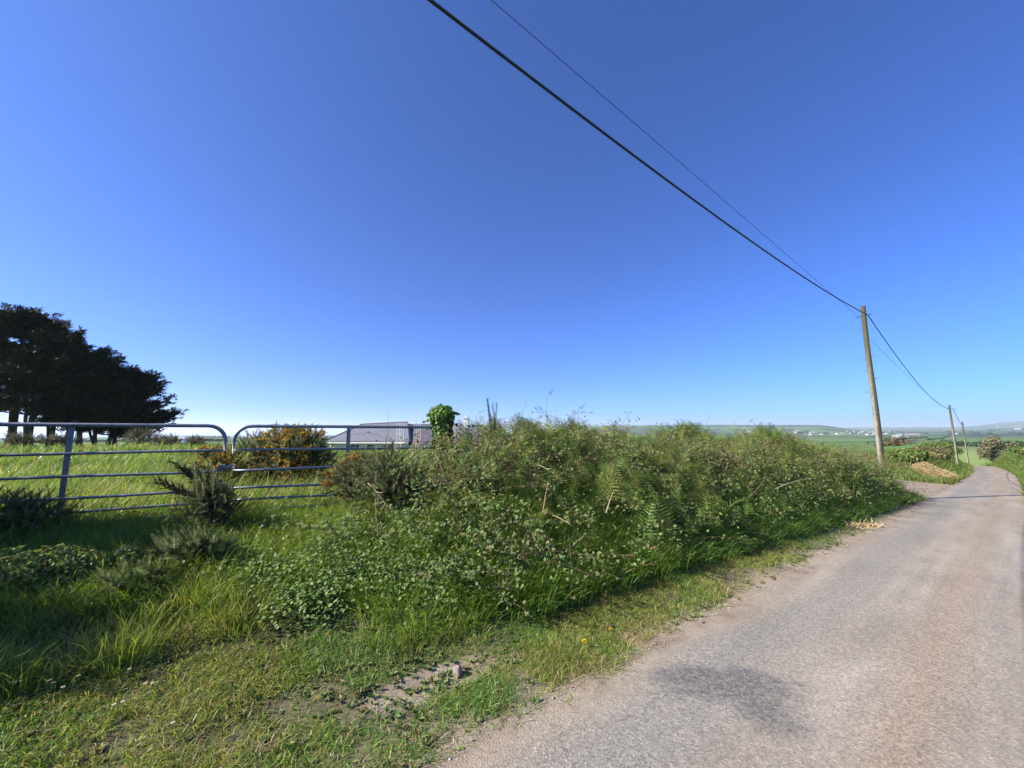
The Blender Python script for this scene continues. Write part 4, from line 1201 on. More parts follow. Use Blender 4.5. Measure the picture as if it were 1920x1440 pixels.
def wire(name, label, pts, rad, col=(.015, .016, .022), twist=0.):
    mb = MB(); P = np.array(pts)
    if twist:
        L = np.concatenate([[0], np.cumsum(np.linalg.norm(np.diff(P, axis=0), axis=1))])
        k = int(L[-1] / .05); s = np.linspace(0, L[-1], k)
        P = np.stack([np.interp(s, L, P[:, i]) for i in range(3)], -1)
        side = np.array([-DN, DA, 0]); up = np.array([0, 0, 1.])
        for ph in (0, math.pi):
            tubes(mb, P + twist * (np.cos(s * 5.5 + ph)[:, None] * side + np.sin(s * 5.5 + ph)[:, None] * up), rad, 6, col)
    else:
        tubes(mb, P, rad, 6, col)
    return tag(mb.build(name, M_DARK, smooth=True), label, 'cable', 'overhead wires')
def span(pa, pb, sag, k=40):
    t = np.linspace(0, 1, k)[:, None]
    p = np.array(pa) * (1 - t) + np.array(pb) * t
    p[:, 2] -= 4 * sag * (t * (1 - t))[:, 0]; return p
a1, n1 = AN(P1[0], P1[1])
aa = np.linspace(-20, a1 + .03, 70)
def fit_wire(n, pix, z_end):
    """height along the lane of a wire hanging in the upright plane n, through sighted points and its pole"""
    A = []; Z = []
    for px, py in pix:
        d = ray(px, py); t = n / (-DN * d[0] + DA * d[1])
        A.append(t * (DA * d[0] + DN * d[1])); Z.append(CAM_H + t * d[2])
    A.append(a1); Z.append(z_end)
    return np.polyval(np.polyfit(A, Z, 2), aa)
nn = n1 - .10
cx, cy = XY(aa, np.full_like(aa, nn))
cz = fit_wire(nn, [(806, 0), (1240, 330)], TOP1 - .37)
wire('thick_cable', 'thick twisted black cable from overhead to the nearest pole', np.stack([cx, cy, cz], -1), .0165)
nn2 = n1 + .14
bx, by = XY(aa, np.full_like(aa, nn2))
bz = fit_wire(nn2, [(921, 0), (1265, 296)], TOP1 - .42)
wire('thin_wire', 'thin single wire running above the thick cable to the nearest pole', np.stack([bx, by, bz], -1), .0042)
def side(p, z, dn): return (p[0] - DN * dn, p[1] + DA * dn, z)
wire('thick_cable', 'thick black cable sagging between the nearest and second poles', span((cx[-1], cy[-1], cz[-1]), side((px2, py2), zt2 - .36, -.1), .95), .016)
wire('thin_wire', 'thin wire between the nearest and second poles, starting lower on the nearest', span(side(P1, TOP1 - .80, .16), side((px2, py2), zt2 - .40, .12), .35), .0055)
wire('thick_cable', 'distant cable sagging between the second and third poles', span(side((px2, py2), zt2 - .36, -.2), side((px3, py3), zt3 - .36, -.2), .7), .02)

# ------------------------------------------------------------------ skyline plants and loose things on the bank
def single_frond(label, px, pyt, Y, k, nm='bracken_stalk', group='bracken stalks above the bank'):
    tip = at_depth(px, pyt, Y); x, y = tip[0], tip[1]
    zb = max(float(gz(x, y)), tip[2] - 1.15); H = tip[2] - zb
    t = thing(nm, label, 'plant', (x, y, zb), 0, group)
    mb = MB(); s = np.linspace(0, 1, 6)
    tubes(mb, np.stack([.03 * np.sin(s * 2), 0 * s, s * H], -1), np.linspace(.006, .003, 6), 5, (.16, .20, .07))
    mb.build('stem', M_STEM, t)
    fb = MB(); r = np.random.default_rng(k)
    for (h, sg, L) in ((.99, .4, .22), (.78, 1, .23), (.80, -1, .22)):
        tv, tf, tc = FRONDS[4]
        sel = tv * np.array([.7, 1, 1]); up = unit(np.array([[sg * .9, r.normal(0, .3), .55]]))
        scatter(fb, sel, tf, np.array([[.03 * math.sin(h * 2), 0, h * H - .03]]), frames(up, np.array([r.uniform(0, 6)])), [L], pal([(.10, .15, .05)], 1, .1, r=r), tc)
    fb.build('frond', M_FERN, t)
for k, (lab, px, py, Y) in enumerate((('tallest thin bracken stalk, standing clear against the sky over the bank', 1021, 744, 6.0), ('curled bracken frond right of the gorse spikes on the skyline', 976, 768, 6.0), ('bracken tip above the middle of the bank skyline', 1080, 770, 6.3), ('pale bracken tip right of the skyline middle', 1174, 778, 6.8), ('bracken tip where the far hill meets the bank', 1374, 788, 8.8), ('small bracken tip before the green far hill', 1400, 793, 9.2), ('bracken crook between chimney and gorse spikes', 889, 779, 6.0), ('bracken tip on the skyline nearest the far hill', 1322, 786, 8.2))):
    single_frond(lab, px, py, Y, k)
def spike(label, px, pyt, pyb, Y, wd, k, cols=[(.09, .11, .055), (.11, .11, .06)]):
    a = at_depth(px, pyb, Y); b = at_depth(px - 3, pyt, Y)
    t = thing('gorse_shoot', label, 'plant', tuple(a), 0, 'gorse shoots above the bank')
    mb = MB(); r = np.random.default_rng(k)
    d = (b - a)[None]; L = np.linalg.norm(d)
    for j in range(2):
        tv, tf, tc = SPRIGS[j]; tv = tv * np.array([wd, wd, 1])
        tv = tv + np.stack([.05 * (1 if k == 1 else -1) * tv[:, 2] ** 2, .03 * np.sin(tv[:, 2] * 5), 0 * tv[:, 2]], -1)
        scatter(mb, tv, tf, np.zeros((1, 3)), frames(d + r.normal(0, .02, (1, 3)), np.array([r.uniform(0, 6)])), [L], pal(cols, 1, .1, r=r), tc)
    mb.build('foliage', M_SPINE, t)
spike('taller left one of two dark gorse spikes on the bank skyline', 920, 750, 815, 6.1, .62, 1)
spike('shorter right one of two dark gorse spikes on the bank skyline', 929, 756, 815, 6.1, .62, 2)

def dry_stalk(label, p, q, rad=.005, col=(.42, .34, .22), bend=.04, fork=False, group='dead stalks on the bank'):
    p = np.array(p, float); q = np.array(q, float)
    s = np.linspace(0, 1, 7)[:, None]; L = np.linalg.norm(q - p)
    P = p * (1 - s) + q * s; P[:, 2] += (bend * L * np.sin(s * 3.14))[:, 0]
    mb = MB(); tubes(mb, P - p, np.linspace(rad, rad * .5, 7), 5, col)
    if fork:
        c = P[3] - p; d = unit(q - p)
        tubes(mb, np.array([c, c + d * L * .2 + [0, 0, .10 * L], c + d * L * .38 + [0, 0, .22 * L]]), np.array([rad * .7, rad * .5, rad * .3]), 5, col)
    o = mb.build('dead_stalk', M_STEM); o.location = tuple(p)
    return tag(o, label, 'dry stem', group)
def stalk_px(label, x0, y0, x1, y1, Y0, Y1, **k):
    dry_stalk(label, at_depth(x0, y0, Y0), at_depth(x1, y1, Y1), **k)
stalk_px('pale forked dead stalk lying across the left part of the bank', 815, 860, 868, 842, 5.0, 5.1, fork=True, rad=.006)
stalk_px('pale forked twig high in the middle of the bank', 1006, 870, 1044, 892, 5.35, 5.2, fork=True, rad=.005)
stalk_px('upright brown dead stalks in the middle of the bank', 1018, 962, 1028, 902, 4.55, 4.8, rad=.007, col=(.30, .19, .11))
stalk_px('pinkish fallen dead stalk below the upright brown one', 1036, 966, 1070, 984, 4.5, 4.45, rad=.007, col=(.42, .27, .18))
stalk_px('leaning grey dead stalk right of the bank middle', 1136, 962, 1152, 918, 4.9, 5.1, rad=.006)
stalk_px('pale dead stalk lying low on the right of the bank', 1306, 966, 1356, 978, 6.0, 6.05, rad=.006)
stalk_px('long pale dead branch lying across the far end of the bank', 1450, 918, 1530, 897, 8.3, 8.8, rad=.010)
stalk_px('dry straw lying on the dust edge by the yellow dandelion', 1120, 1242, 1176, 1271, 3.55, 3.45, rad=.0028, col=(.55, .47, .30), bend=0)
stalk_px('bent pale twig by the beige stones at the bank foot', 690, 906, 722, 944, 4.75, 4.6, fork=True, rad=.006)
for k in range(16):
    a_ = rng.uniform(3, 18); n_ = foot(a_) + rng.uniform(.3, 1.3)
    x_, y_ = XY(a_, n_); z_ = float(gz(x_, y_)) + .1
    dry_stalk('thin dead stem standing up among the bracken', (x_, y_, z_), (x_ + rng.normal(0, .12), y_ + rng.normal(0, .12), z_ + rng.uniform(.35, .65)), .0035, (.36, .26, .15), .03, group='thin dead stems in the bracken')

def rock(name, label, p, s, seed, col, group=None, flat=.7):
    r = np.random.default_rng(seed)
    import bmesh
    bm = bmesh.new(); bmesh.ops.create_icosphere(bm, subdivisions=3, radius=1)
    v = np.array([x.co for x in bm.verts]); f = np.array([[q.index for q in x.verts] for x in bm.faces]); bm.free()
    for _ in range(7):
        d = unit(r.normal(0, 1, 3)); h = r.uniform(.45, .8); k = v @ d
        v = v - np.maximum(k - h, 0)[:, None] * d
    v = v * np.array(s) * np.array([1, 1, flat])
    mb = MB(); mb.add(v, f, col); o = mb.build(name, M_STONE); o.location = tuple(p); o.rotation_euler = (r.normal(0, .2), r.normal(0, .2), r.uniform(0, 6))
    return tag(o, label, 'stone', group)
g = on_ground(856, 1266)
rock('stone', 'dark split stone lying in the worn patch of the verge', g + np.array([0, 0, .02]), (.05, .04, .06), 3, (.20, .17, .15), flat=1)
for k, (px, py, Y, s, lab) in enumerate(((727, 949, 4.35, .052, 'largest pale stone showing at the left foot of the bank'), (708, 935, 4.5, .045, 'pale stone left of the largest at the foot of the bank'), (722, 927, 4.55, .034, 'small pale stone above the largest at the foot of the bank'))):
    p = on_ground(px, py + 8) + np.array([0, 0, .05])
    rock('stone', lab, p, (s * .85, s * .6, s * 1.15), 20 + k, (.34, .31, .24), 'pale stones at the bank foot', 1)
g = on_ground(1073, 1294)
rock('stone', 'small dark pebble on the dusty edge of the lane', g + np.array([0, 0, .008]), (.02, .016, .016), 9, (.06, .05, .05))

def litter_plastic():
    g = on_ground(1590, 966)
    nx, ny = 12, 8
    X, Y = np.meshgrid(np.linspace(-.19, .19, nx), np.linspace(-.10, .10, ny), indexing='ij')
    Z = .07 + .04 * fbm(X * 11, Y * 11, 5, 3) - .9 * X * X - 3.0 * Y * Y
    v = np.stack([X, Y, Z], -1).reshape(-1, 3); v2 = v - [0, 0, .03]
    i = np.arange(nx * ny).reshape(nx, ny)
    q = np.stack([i[:-1, :-1], i[1:, :-1], i[1:, 1:], i[:-1, 1:]], -1).reshape(-1, 4)
    mb = MB(); mb.add(v, q, (.55, .62, .72)); mb.add(v2, q[:, ::-1], (.55, .62, .72))
    m = vcol_mat('crumpled_plastic', .25, .6, noise=(20, .25))
    o = mb.build('plastic_wrapper', m); o.location = tuple(g + np.array([0, 0, .06])); o.rotation_euler = (-.15, .25, -.2)
    tag(o, 'crumpled bluish white plastic wrapper in the grass at the bank foot', 'litter')
litter_plastic()

def straw_mass(mb, c, rx, ry, h, k, L=(.12, .4), rad=.004, cols=[(.50, .37, .19), (.60, .46, .26), (.38, .25, .13), (.66, .55, .36), (.28, .17, .09)]):
    u = rng.uniform(0, 6.28, k); q = np.sqrt(rng.random(k))
    p = np.stack([c[0] + rx * q * np.cos(u), c[1] + ry * q * np.sin(u), 0 * u], -1)
    prof = np.clip(1 - q ** 1.4, 0, 1) * (1 + .35 * fbm(p[:, 0] * 1.5, p[:, 1] * 1.5, 17, 3))
    p[:, 2] = c[2] + h * prof * (.75 + .3 * rng.random(k))
    d = unit(rng.normal(0, 1, (k, 3)) * np.array([1, 1, .35])); ln = rng.uniform(*L, k)
    P = np.stack([p - d * (ln / 2)[:, None], p + rng.normal(0, .01, (k, 3)), p + d * (ln / 2)[:, None]], 1)
    tubes(mb, P, rad, 3, pal(cols, k, .15), cap=False)
def straw_heap():
    p = on_ground(1738, 899)[:2]; p = p + unit(p) * 1.0; zb = float(gz(*p))
    t = thing('straw_heap', 'loose heap of tan straw tipped beside the turning', 'straw heap', (p[0], p[1], zb))
    core = MB(); nx = 26
    Rr, Aa = np.meshgrid(np.linspace(0, 1, 12), np.linspace(0, 2 * np.pi, nx, endpoint=False), indexing='ij')
    X = 1.05 * Rr * np.cos(Aa); Y = 1.05 * Rr * np.sin(Aa)
    Z = .62 * np.clip(1 - Rr ** 1.4, 0, 1) * (1 + .35 * fbm(X * 1.5, Y * 1.5, 17, 3)) - .06
    i = np.arange(12 * nx).reshape(12, nx); j = np.roll(i, -1, 1)
    core.add(np.stack([X, Y, Z], -1).reshape(-1, 3), np.stack([i[:-1], i[1:], j[1:], j[:-1]], -1).reshape(-1, 4), (.30, .20, .11))
    core.build('matted_core', M_STEM, t, smooth=True)
    mb = MB(); straw_mass(mb, (0, 0, 0), 1.18, 1.15, .68, 6500, (.15, .5), .005, [(.36, .27, .12), (.46, .36, .17), (.22, .16, .075), (.52, .43, .24), (.14, .10, .05)]); mb.build('loose_straw', M_STEM, t)
straw_heap()
g = on_ground(1613, 989)
mb = MB(); straw_mass(mb, (0, 0, .01), .42, .18, .07, 130, (.12, .38), .006, [(.44, .34, .17), (.50, .41, .24), (.31, .20, .09)])
o = mb.build('straw_clump', M_STEM); o.location = tuple(g)
tag(o, 'small clump of yellow straw dropped at the edge of the lane', 'straw')

def daisy(px, py, k):
    g = on_ground(px, py); r = np.random.default_rng(k)
    t = thing('daisy', 'tiny white daisy in the short shaded grass low on the left', 'flower', tuple(g), 0, 'daisies in the verge')
    h = r.uniform(.06, .10)
    mb = MB(); tubes(mb, np.array([(0, 0, 0), (.006, 0, h * .6), (.008, .004, h)]), .0015, 4, (.10, .18, .05)); mb.build('stem', M_STEM, t)
    mb = MB(); n = 12
    for j in range(n):
        a = j / n * 6.283
        d = np.array([math.cos(a), math.sin(a), .15]); s = np.array([-math.sin(a), math.cos(a), 0]) * .0035
        c = np.array([.008, .004, h]); mb.add([c + d * .003 - s * .3, c + d * .008 - s * .7, c + d * .010, c + d * .008 + s * .7, c + d * .003 + s * .3], [(0, 1, 2, 3), (0, 3, 4, 0)][:1], (.8, .8, .78))
    mb.build('petals', M_PETAL, t)
    mb = MB(); tubes(mb, np.array([(.008, .004, h), (.008, .004, h + .003)]), .004, 8, (.6, .42, .03)); mb.build('flower_eye', M_PETAL, t)
for k, (px, py) in enumerate(((22, 1283), (31, 1307), (140, 1292), (170, 1275), (84, 1310), (91, 1314), (110, 1318), (12, 1310), (206, 1350), (222, 1352), (235, 1288), (266, 1304), (280, 1306), (50, 1275), (316, 1392))):
    daisy(px, py, k)
def dandelion(px, py, label, s=1.):
    g = on_ground(px, py)
    t = thing('dandelion', label, 'flower', tuple(g), 0, 'yellow flowers in the verge')
    mb = MB(); tubes(mb, np.array([(0, 0, 0), (.01, 0, .04), (.012, 0, .075)]), .0025, 5, (.14, .2, .06)); mb.build('stem', M_STEM, t)
    mb = MB(); k = 60
    d = unit(np.stack([rng.normal(0, 1, k), rng.normal(0, 1, k), np.abs(rng.normal(0, .5, k))], -1))
    v, f = LEAF
    scatter(mb, v * np.array([.6, 1, 1]), f, np.tile([.012, 0, .075], (k, 1)), np.stack([unit(np.cross(d, [0, .1, 1.])), d, unit(np.cross(unit(np.cross(d, [0, .1, 1.])), d))], -1), np.full(k, .022 * s), pal([(.75, .62, .02), (.7, .56, .02)], k, .08))
    mb.build('petals', M_PETAL, t)
dandelion(1093, 1222, 'bright yellow dandelion at the ragged edge of the verge', 1.15)
dandelion(1143, 1197, 'smaller yellow flower above and right of the bright dandelion', .8)

def pebbles():
    mb = MB(); k = 2600
    a = rng.uniform(-1, 12, k); n = 1.78 + rng.normal(0, .28, k)
    x, y = XY(a, n); s_ = rng.uniform(.003, .009, k) * (1 + .8 * (rng.random(k) < .05))
    v = np.array([(1, 0, 0), (-1, .1, 0), (0, 1, .1), (.1, -1, 0), (0, 0, .8), (0, 0, -.6)], float)
    f = np.array([(0, 2, 4), (2, 1, 4), (1, 3, 4), (3, 0, 4), (2, 0, 5), (1, 2, 5), (3, 1, 5), (0, 3, 5)])
    scatter(mb, v, f, np.stack([x, y, gz(x, y) + .006 + .02 * (np.abs(n - .95) < 1.1)], -1), frames(unit(rng.normal(0, .4, (k, 3)) + [0, 0, 1]), rng.uniform(0, 6, k)), s_, pal([(.35, .30, .26), (.25, .22, .2), (.48, .43, .38)], k, .2))
    return tag(mb.build('gravel', M_STONE), 'loose chippings along the dusty edge of the lane', 'gravel', kind='stuff')
pebbles()

# ------------------------------------------------------------------ house beyond the field
M_SLATE = vcol_mat('roof_slate', .55, .4, noise=(3, .12), bump=(14, .3, .02))
M_WALL = vcol_mat('rendered_wall', .85, .2, noise=(1.2, .06))
def house():
    D = 47.0
    def X(px): return (px - 960) / 727.0 * D
    def Z(py): return CAM_H + (811 - py) / 727.0 * D
    x0, x1 = X(612), X(757)
    zb = float(gz(X(690), D))
    t = thing('house', 'long low bungalow with slate roofs and a white chimney behind the gates', 'house', (X(690), D, zb))
    ox, oz = X(690), zb
    def P(px, py, dy=0): 
        k = (D + dy) / D
        return (X(px) * k - ox, dy, CAM_H + (Z(py) - CAM_H) * k - oz)
    # left wing: walls, hipped roof
    eave = .72
    def wallbox(name, xa, xb, ya, yb, za, zt, col):
        mb = MB(); lathe_box(mb, (xa, ya, za), (xb, yb, zt), col); return mb.build(name, M_WALL, t)
    ez = eave - oz
    xa, xb = X(612) - ox, X(768) - ox
    wallbox('wall', xa + .4, xb - .4, .4, 7.6, -.3, ez, (.62, .55, .42))
    rz = 2.80 - oz; rz2 = 3.08 - oz
    mb = MB()
    v = [(xa, 0, ez), (xb, 0, ez), (xb, 8, ez), (xa, 8, ez), (X(655) - ox, 4, rz), (X(747) - ox, 4, rz2)]
    v2 = [(a_, b_, c_ - .14) for a_, b_, c_ in v[:4]]
    mb.add(v + v2, [(0, 1, 5, 4), (2, 3, 4, 5)], (.135, .142, .165))
    mb.f.append(np.array([(3, 0, 4), (1, 2, 5)]))
    mb.f.append(np.array([(6, 7, 1, 0), (7, 8, 2, 1), (8, 9, 3, 2), (9, 6, 0, 3), (9, 8, 7, 6)]))
    rf = mb.build('roof', M_SLATE, t)
    mb = MB(); tubes(mb, np.array([v[4], v[5]]) + [0, 0, .03], .09, 6, (.10, .10, .13)); tubes(mb, np.array([v[5], v[1]]) + [0, 0, .03], .07, 6, (.10, .10, .13)); tubes(mb, np.array([v[4], v[0]]) + [0, 0, .03], .07, 6, (.12, .12, .15))
    mb.build('ridge_tiles', M_SLATE, rf)
    mb = MB(); lathe_box(mb, (xa + .1, -.02, ez - .30), (xb - .1, .05, ez - .145), (.72, .70, .64)); mb.build('fascia', M_WALL, t)
    for cx_ in (X(665), X(695), X(728)):
        mb = MB(); lathe_box(mb, (cx_ - ox - .6, .36, ez - 1.5), (cx_ - ox + .6, .398, ez - .4), (.7, .7, .68)); w = mb.build('window', M_WALL, t)
        mb = MB(); lathe_box(mb, (cx_ - ox - .52, .335, ez - 1.42), (cx_ - ox + .52, .358, ez - .48), (.05, .06, .08)); mb.build('pane', M_DARK, w)
    # middle wing, ridge level, darker slate
    xm0, xm1 = X(748) - ox, X(835) - ox
    em = .35 - oz; rm = 2.86 - oz
    wallbox('wall', xm0 + .6, xm1, 1.4, 7.2, -.3, em, (.55, .53, .50))
    mb = MB(); v = [(xm0, 1.1, em), (xm1, 1.1, em), (xm1, 4.4, rm), (xm0, 4.4, rm), (xm0, 7.6, em), (xm1, 7.6, em)]
    mb.add(v + [(a_, b_, c_ - .12) for a_, b_, c_ in v], [(0, 1, 2, 3), (3, 2, 5, 4), (7, 6, 9, 8), (8, 9, 10, 11), (6, 7, 1, 0), (4, 5, 11, 10)], (.085, .08, .105)); mb.build('roof', M_SLATE, t)
    # right wing with chimney
    xr0, xr1 = X(836) - ox, X(918) - ox
    er = .1 - oz; rr_ = 2.72 - oz
    wallbox('wall', xr0, xr1 - .4, .9, 7.0, -.3, er, (.66, .64, .60))
    mb = MB(); v = [(xr0, .5, er), (xr1, .5, er), (xr1, 4.0, rr_), (xr0, 4.0, rr_), (xr0, 7.5, er), (xr1, 7.5, er)]
    mb.add(v + [(a_, b_, c_ - .12) for a_, b_, c_ in v], [(0, 1, 2, 3), (3, 2, 5, 4), (7, 6, 9, 8), (8, 9, 10, 11), (6, 7, 1, 0), (4, 5, 11, 10)], (.165, .172, .19)); r3 = mb.build('roof', M_SLATE, t)
    cxx = X(867) - ox; k = (D + 4) / D
    mb = MB(); lathe_box(mb, (cxx - .30, 3.4, rr_ - .8), (cxx + .30, 4.6, 3.55 - oz), (.70, .69, .66)); lathe_box(mb, (cxx - .38, 3.32, 3.55 - oz + .002), (cxx + .38, 4.68, 3.68 - oz), (.6, .59, .57))
    chim = mb.build('chimney', M_WALL, r3)
    mb = MB(); tubes(mb, np.array([(cxx, 4, 3.68 - oz), (cxx, 4, 4.0 - oz)]), .13, 10, (.55, .5, .45)); mb.build('chimney_pot', M_WALL, r3)
    mb = MB(); tubes(mb, np.array([(X(763) - ox, 4.4, rm), (X(763) - ox, 4.4, rm + .75)]), .02, 5, (.2, .2, .2)); mb.build('aerial', M_DARK, t)
    # scaffold towers in front of the middle and right wings
    def scaff(label, pxs, zlo, zhi, y, rails):
        s = thing('scaffold', label, 'scaffolding', (X(pxs[0]), D + y, zb), 0, 'scaffolding on the bungalow')
        w = X(pxs[1]) - X(pxs[0])
        for xx in (0, w):
            for yy in (0, 1.0):
                mb = MB(); tubes(mb, np.array([(xx, yy, -.2), (xx, yy, zhi - zb)]), .03, 6, (.55, .57, .60)); mb.build('upright', M_PLAIN, s)
        for zr in rails:
            mb = MB(); tubes(mb, np.array([(-.1, 0, zr - zb), (w + .1, 0, zr - zb)]), .028, 6, (.6, .6, .62)); mb.build('ledger', M_PLAIN, s)
        mb = MB(); lathe_box(mb, (-.1, .05, zlo - zb), (w + .1, .95, zlo - zb + .05), (.45, .38, .28)); mb.build('board', M_PLAIN, s)
    scaff('pale scaffold tower before the dark middle roof', (780.5, 788.5), .4, 3.05, -.9, (2.2, 1.75, 1.0))
    scaff('pale scaffold tower right of the white chimney', (875, 884), .4, 2.9, -.8, (2.65, 2.15, 1.6))
    scaff('low scaffold between the left and middle roofs', (749, 757), .4, 2.9, -.9, (2.1, 1.6))
house()

# thin stem that stands up over the left roof
g_ = at_depth(724, 830, 6.9)
mb = MB(); zz = np.linspace(0, at_depth(724, 768, 6.9)[2] - g_[2], 8)
tubes(mb, np.stack([.02 * np.sin(zz * 4), 0 * zz, zz], -1), np.linspace(.006, .002, 8), 5, (.2, .2, .13)); 
o = mb.build('dead_stalk', M_STEM); o.location = tuple(g_); tag(o, 'single thin stem standing up before the left slate roof', 'dry stem')
# tied looking cone of dead stems
cone = thing('dead_stem_clump', 'cone of dead brown stems leaning together before the middle roof', 'dry stems', tuple(at_depth(781, 845, 5.9)))
top = at_depth(781, 808, 5.9)[2] - at_depth(781, 845, 5.9)[2]
for k, dx in enumerate((-.09, -.06, -.03, 0, .03, .055, .08)):
    mb = MB(); tubes(mb, np.array([(dx * 1.3, rng.normal(0, .04), -.05), (dx * .5, 0, top * .6), (rng.normal(0, .008), 0, top * rng.uniform(.9, 1.1))]), np.array([.005, .004, .003]), 4, (.34, .23, .13)); mb.build('stem', M_STEM, cone)

# ------------------------------------------------------------------ bushes past the turning, wind-bent tree, far hedges
def leafy_bush(name, label, x, y, rx, ry, h, k, cols, leaf=(.10, .2), seed=0, cat='bush', group=None, trunk=None, flat=None, z0=None):
    r = np.random.default_rng(900 + seed)
    zb = float(gz(x, y)) if z0 is None else z0
    t = thing(name, label, cat, (x, y, zb), 0, group)
    L = []
    for _ in range(9):
        a = r.uniform(0, 6.28); q = math.sqrt(r.random()) * .65
        L.append((q * math.cos(a), q * math.sin(a), r.uniform(.3, .75), r.uniform(.25, .42)))
    L = np.array(L); i = r.integers(0, 9, k)
    d = unit(r.normal(0, 1, (k, 3)))
    p = (L[i, :3] + d * (L[i, 3] * (.55 + .5 * r.random(k)))[:, None]) * np.array([rx, ry, h])
    p[:, 2] = np.abs(p[:, 2])
    if flat: p[:, 0] += flat * p[:, 2]
    nrm = unit(d + r.normal(0, .5, (k, 3)) + [0, 0, .4])
    mb = MB(); scatter(mb, *LEAF, p, frames(nrm, r.uniform(0, 6.28, k)), r.uniform(*leaf, k), pal(cols, k, .2, r=r))
    mb.build('foliage', M_LEAF, t)
    st = MB()
    m = 7
    e = (L[:m, :3]) * np.array([rx, ry, h]) * .95
    if flat: e[:, 0] += flat * e[:, 2]
    b = np.zeros((m, 3)) + (np.array([0, 0, -.1]))
    P = np.stack([b, e * np.array([.2, .2, .4]), e * np.array([.6, .6, .75]), e], 1)
    tubes(st, P, np.array([1, .7, .45, .15]) * (trunk or .04), 6, (.12, .10, .08))
    st.build('stem' if not trunk else 'trunk', M_BARK, t)
    return t
for k, (px, py, lab, rx, ry, h) in enumerate([(170, 1085, 'leafy green weed mound left of the low gorse mound', 0.34, 0.238, 0.26), (55, 1110, 'leafy weed mound in the deep shade at the left picture edge', 0.4, 0.28, 0.3)]):
    gq = on_ground(px, py)
    leafy_bush('weed_clump', lab, gq[0], gq[1], rx * 1.2, ry * 1.2, h * 1.1, 1500, [(.13, .20, .05), (.10, .16, .045), (.17, .23, .07), (.15, .16, .07)], (.022, .05), 60 + k, 'weeds', 'weed mounds in the grass', None)
HB = [(0.132, 0.192, 0.042), (0.096, 0.156, 0.036), (0.180, 0.228, 0.060), (0.072, 0.108, 0.030)]
HBY = [(0.220, 0.242, 0.066), (0.286, 0.275, 0.088), (0.165, 0.198, 0.055), (0.330, 0.286, 0.077)]
HBB = [(0.187, 0.143, 0.077), (0.143, 0.132, 0.055), (0.220, 0.187, 0.099), (0.110, 0.121, 0.044)]
for k, (a_, n_, rx, h, cols, lab) in enumerate((
        (36.5, 4.2, 1.7, .85, HB, 'dark green rounded bush at the right end of the straw heap'),
        (40.5, 4.4, 2.2, .70, HBY, 'yellowish bush next along the lane after the dark rounded bush'),
        (45, 4.6, 2.3, .80, HBB, 'brownish bush before the second pole'),
        (51, 4.6, 2.5, .9, HB, 'green bush at the foot of the second pole'),
        (58, 4.9, 2.6, 1.0, HBB, 'russet bush just beyond the second pole'),
        (66, 5.2, 3.0, 1.5, HB, 'far dark bush where the lane bends out of sight'),
        (76, 6.2, 3.2, 1.4, HB, 'last green bush on the left of the lane bend'))):
    x_, y_ = XY(a_, n_)
    leafy_bush('hedge_bush', lab, x_, y_, rx, 1.4, h, 2600, cols, (.09, .2), k, group='bushes along the lane')
for k, (a_, n_, rx, h, cols, lab) in enumerate(((34, -2.9, 1.6, .8, HBY, 'low yellow green bush on the right bank nearest the picture edge'), (44, -2.6, 1.8, .8, HB, 'low green bush on the right bank of the lane'), (57, -1.9, 2.2, .9, HBY, 'yellowish low bush on the right bank farther along'), (72, -1.2, 2.4, .9, HB, 'low green bush on the right bank by the bend'))):
    x_, y_ = XY(a_, n_)
    leafy_bush('verge_bush', lab, x_, y_, rx, 1.0, h, 1700, cols, (.09, .2), 20 + k, group='bushes along the lane')
tb = at_depth(1866, 852, 60.)
leafy_bush('windswept_tree', 'small hawthorn bent by the wind on the right bank of the lane', tb[0], tb[1], 3.1, 2.4, at_depth(1862, 817, 60.)[2] - float(gz(tb[0], tb[1])), 2300, [(.20, .19, .10), (.16, .17, .075), (.25, .22, .13), (.12, .13, .06)], (.16, .32), 40, 'tree', trunk=.16, flat=.42)

# hedges and copses among the far fields
M_FARLEAF = leaf_mat('far_hedge_leaf', .1, .8, .1)
def hedge_line(pts, h, label, step, seed, name='far_hedge', cols=[(.028, .05, .02), (.04, .062, .024), (.022, .04, .018)], w=1.2, group='hedges between the far fields'):
    r = np.random.default_rng(seed)
    P = np.array([on_ground(*p)[:2] for p in pts])
    seg = np.linalg.norm(np.diff(P, axis=0), axis=1); L = np.concatenate([[0], np.cumsum(seg)])
    k = int(L[-1] / step * 16)
    k = min(k, 6000)
    s = r.uniform(0, L[-1], k)
    x = np.interp(s, L, P[:, 0]) + r.normal(0, w * .5, k); y = np.interp(s, L, P[:, 1]) + r.normal(0, w * .5, k)
    hh = h * (.7 + .6 * np.abs(fbm(s / (h * 5), s * 0, seed, 3))) 
    z = gz(x, y) + hh * r.random(k)
    mb = MB(); nrm = unit(r.normal(0, 1, (k, 3)) + [0, 0, .4])
    scatter(mb, *LEAF, np.stack([x, y, z], -1), frames(nrm, r.uniform(0, 6, k)), r.uniform(.6, 1.1, k) * h * .55, pal(cols, k, .2, r=r))
    return tag(mb.build(name, M_FARLEAF), label, 'hedge', group)
hedge_line([(1768, 828), (1778, 834), (1800, 837), (1850, 838)], 1.8, 'dark hedge curving behind the second and third poles', 1.6, 1)
hedge_line([(1740, 826), (1770, 821), (1780, 819)], 2., 'short dark hedge slanting up left of the second pole', 2., 2)
hedge_line([(1880, 842), (1900, 838), (1919, 836)], 1.7, 'dark hedge right of the wind-bent hawthorn', 1.6, 3)
hedge_line([(1660, 836), (1674, 836.5), (1690, 836)], 1.5, 'brown scrub round the small distant pole', 1.2, 4, cols=[(.12, .08, .04), (.09, .07, .035), (.06, .06, .025)], w=2.5)
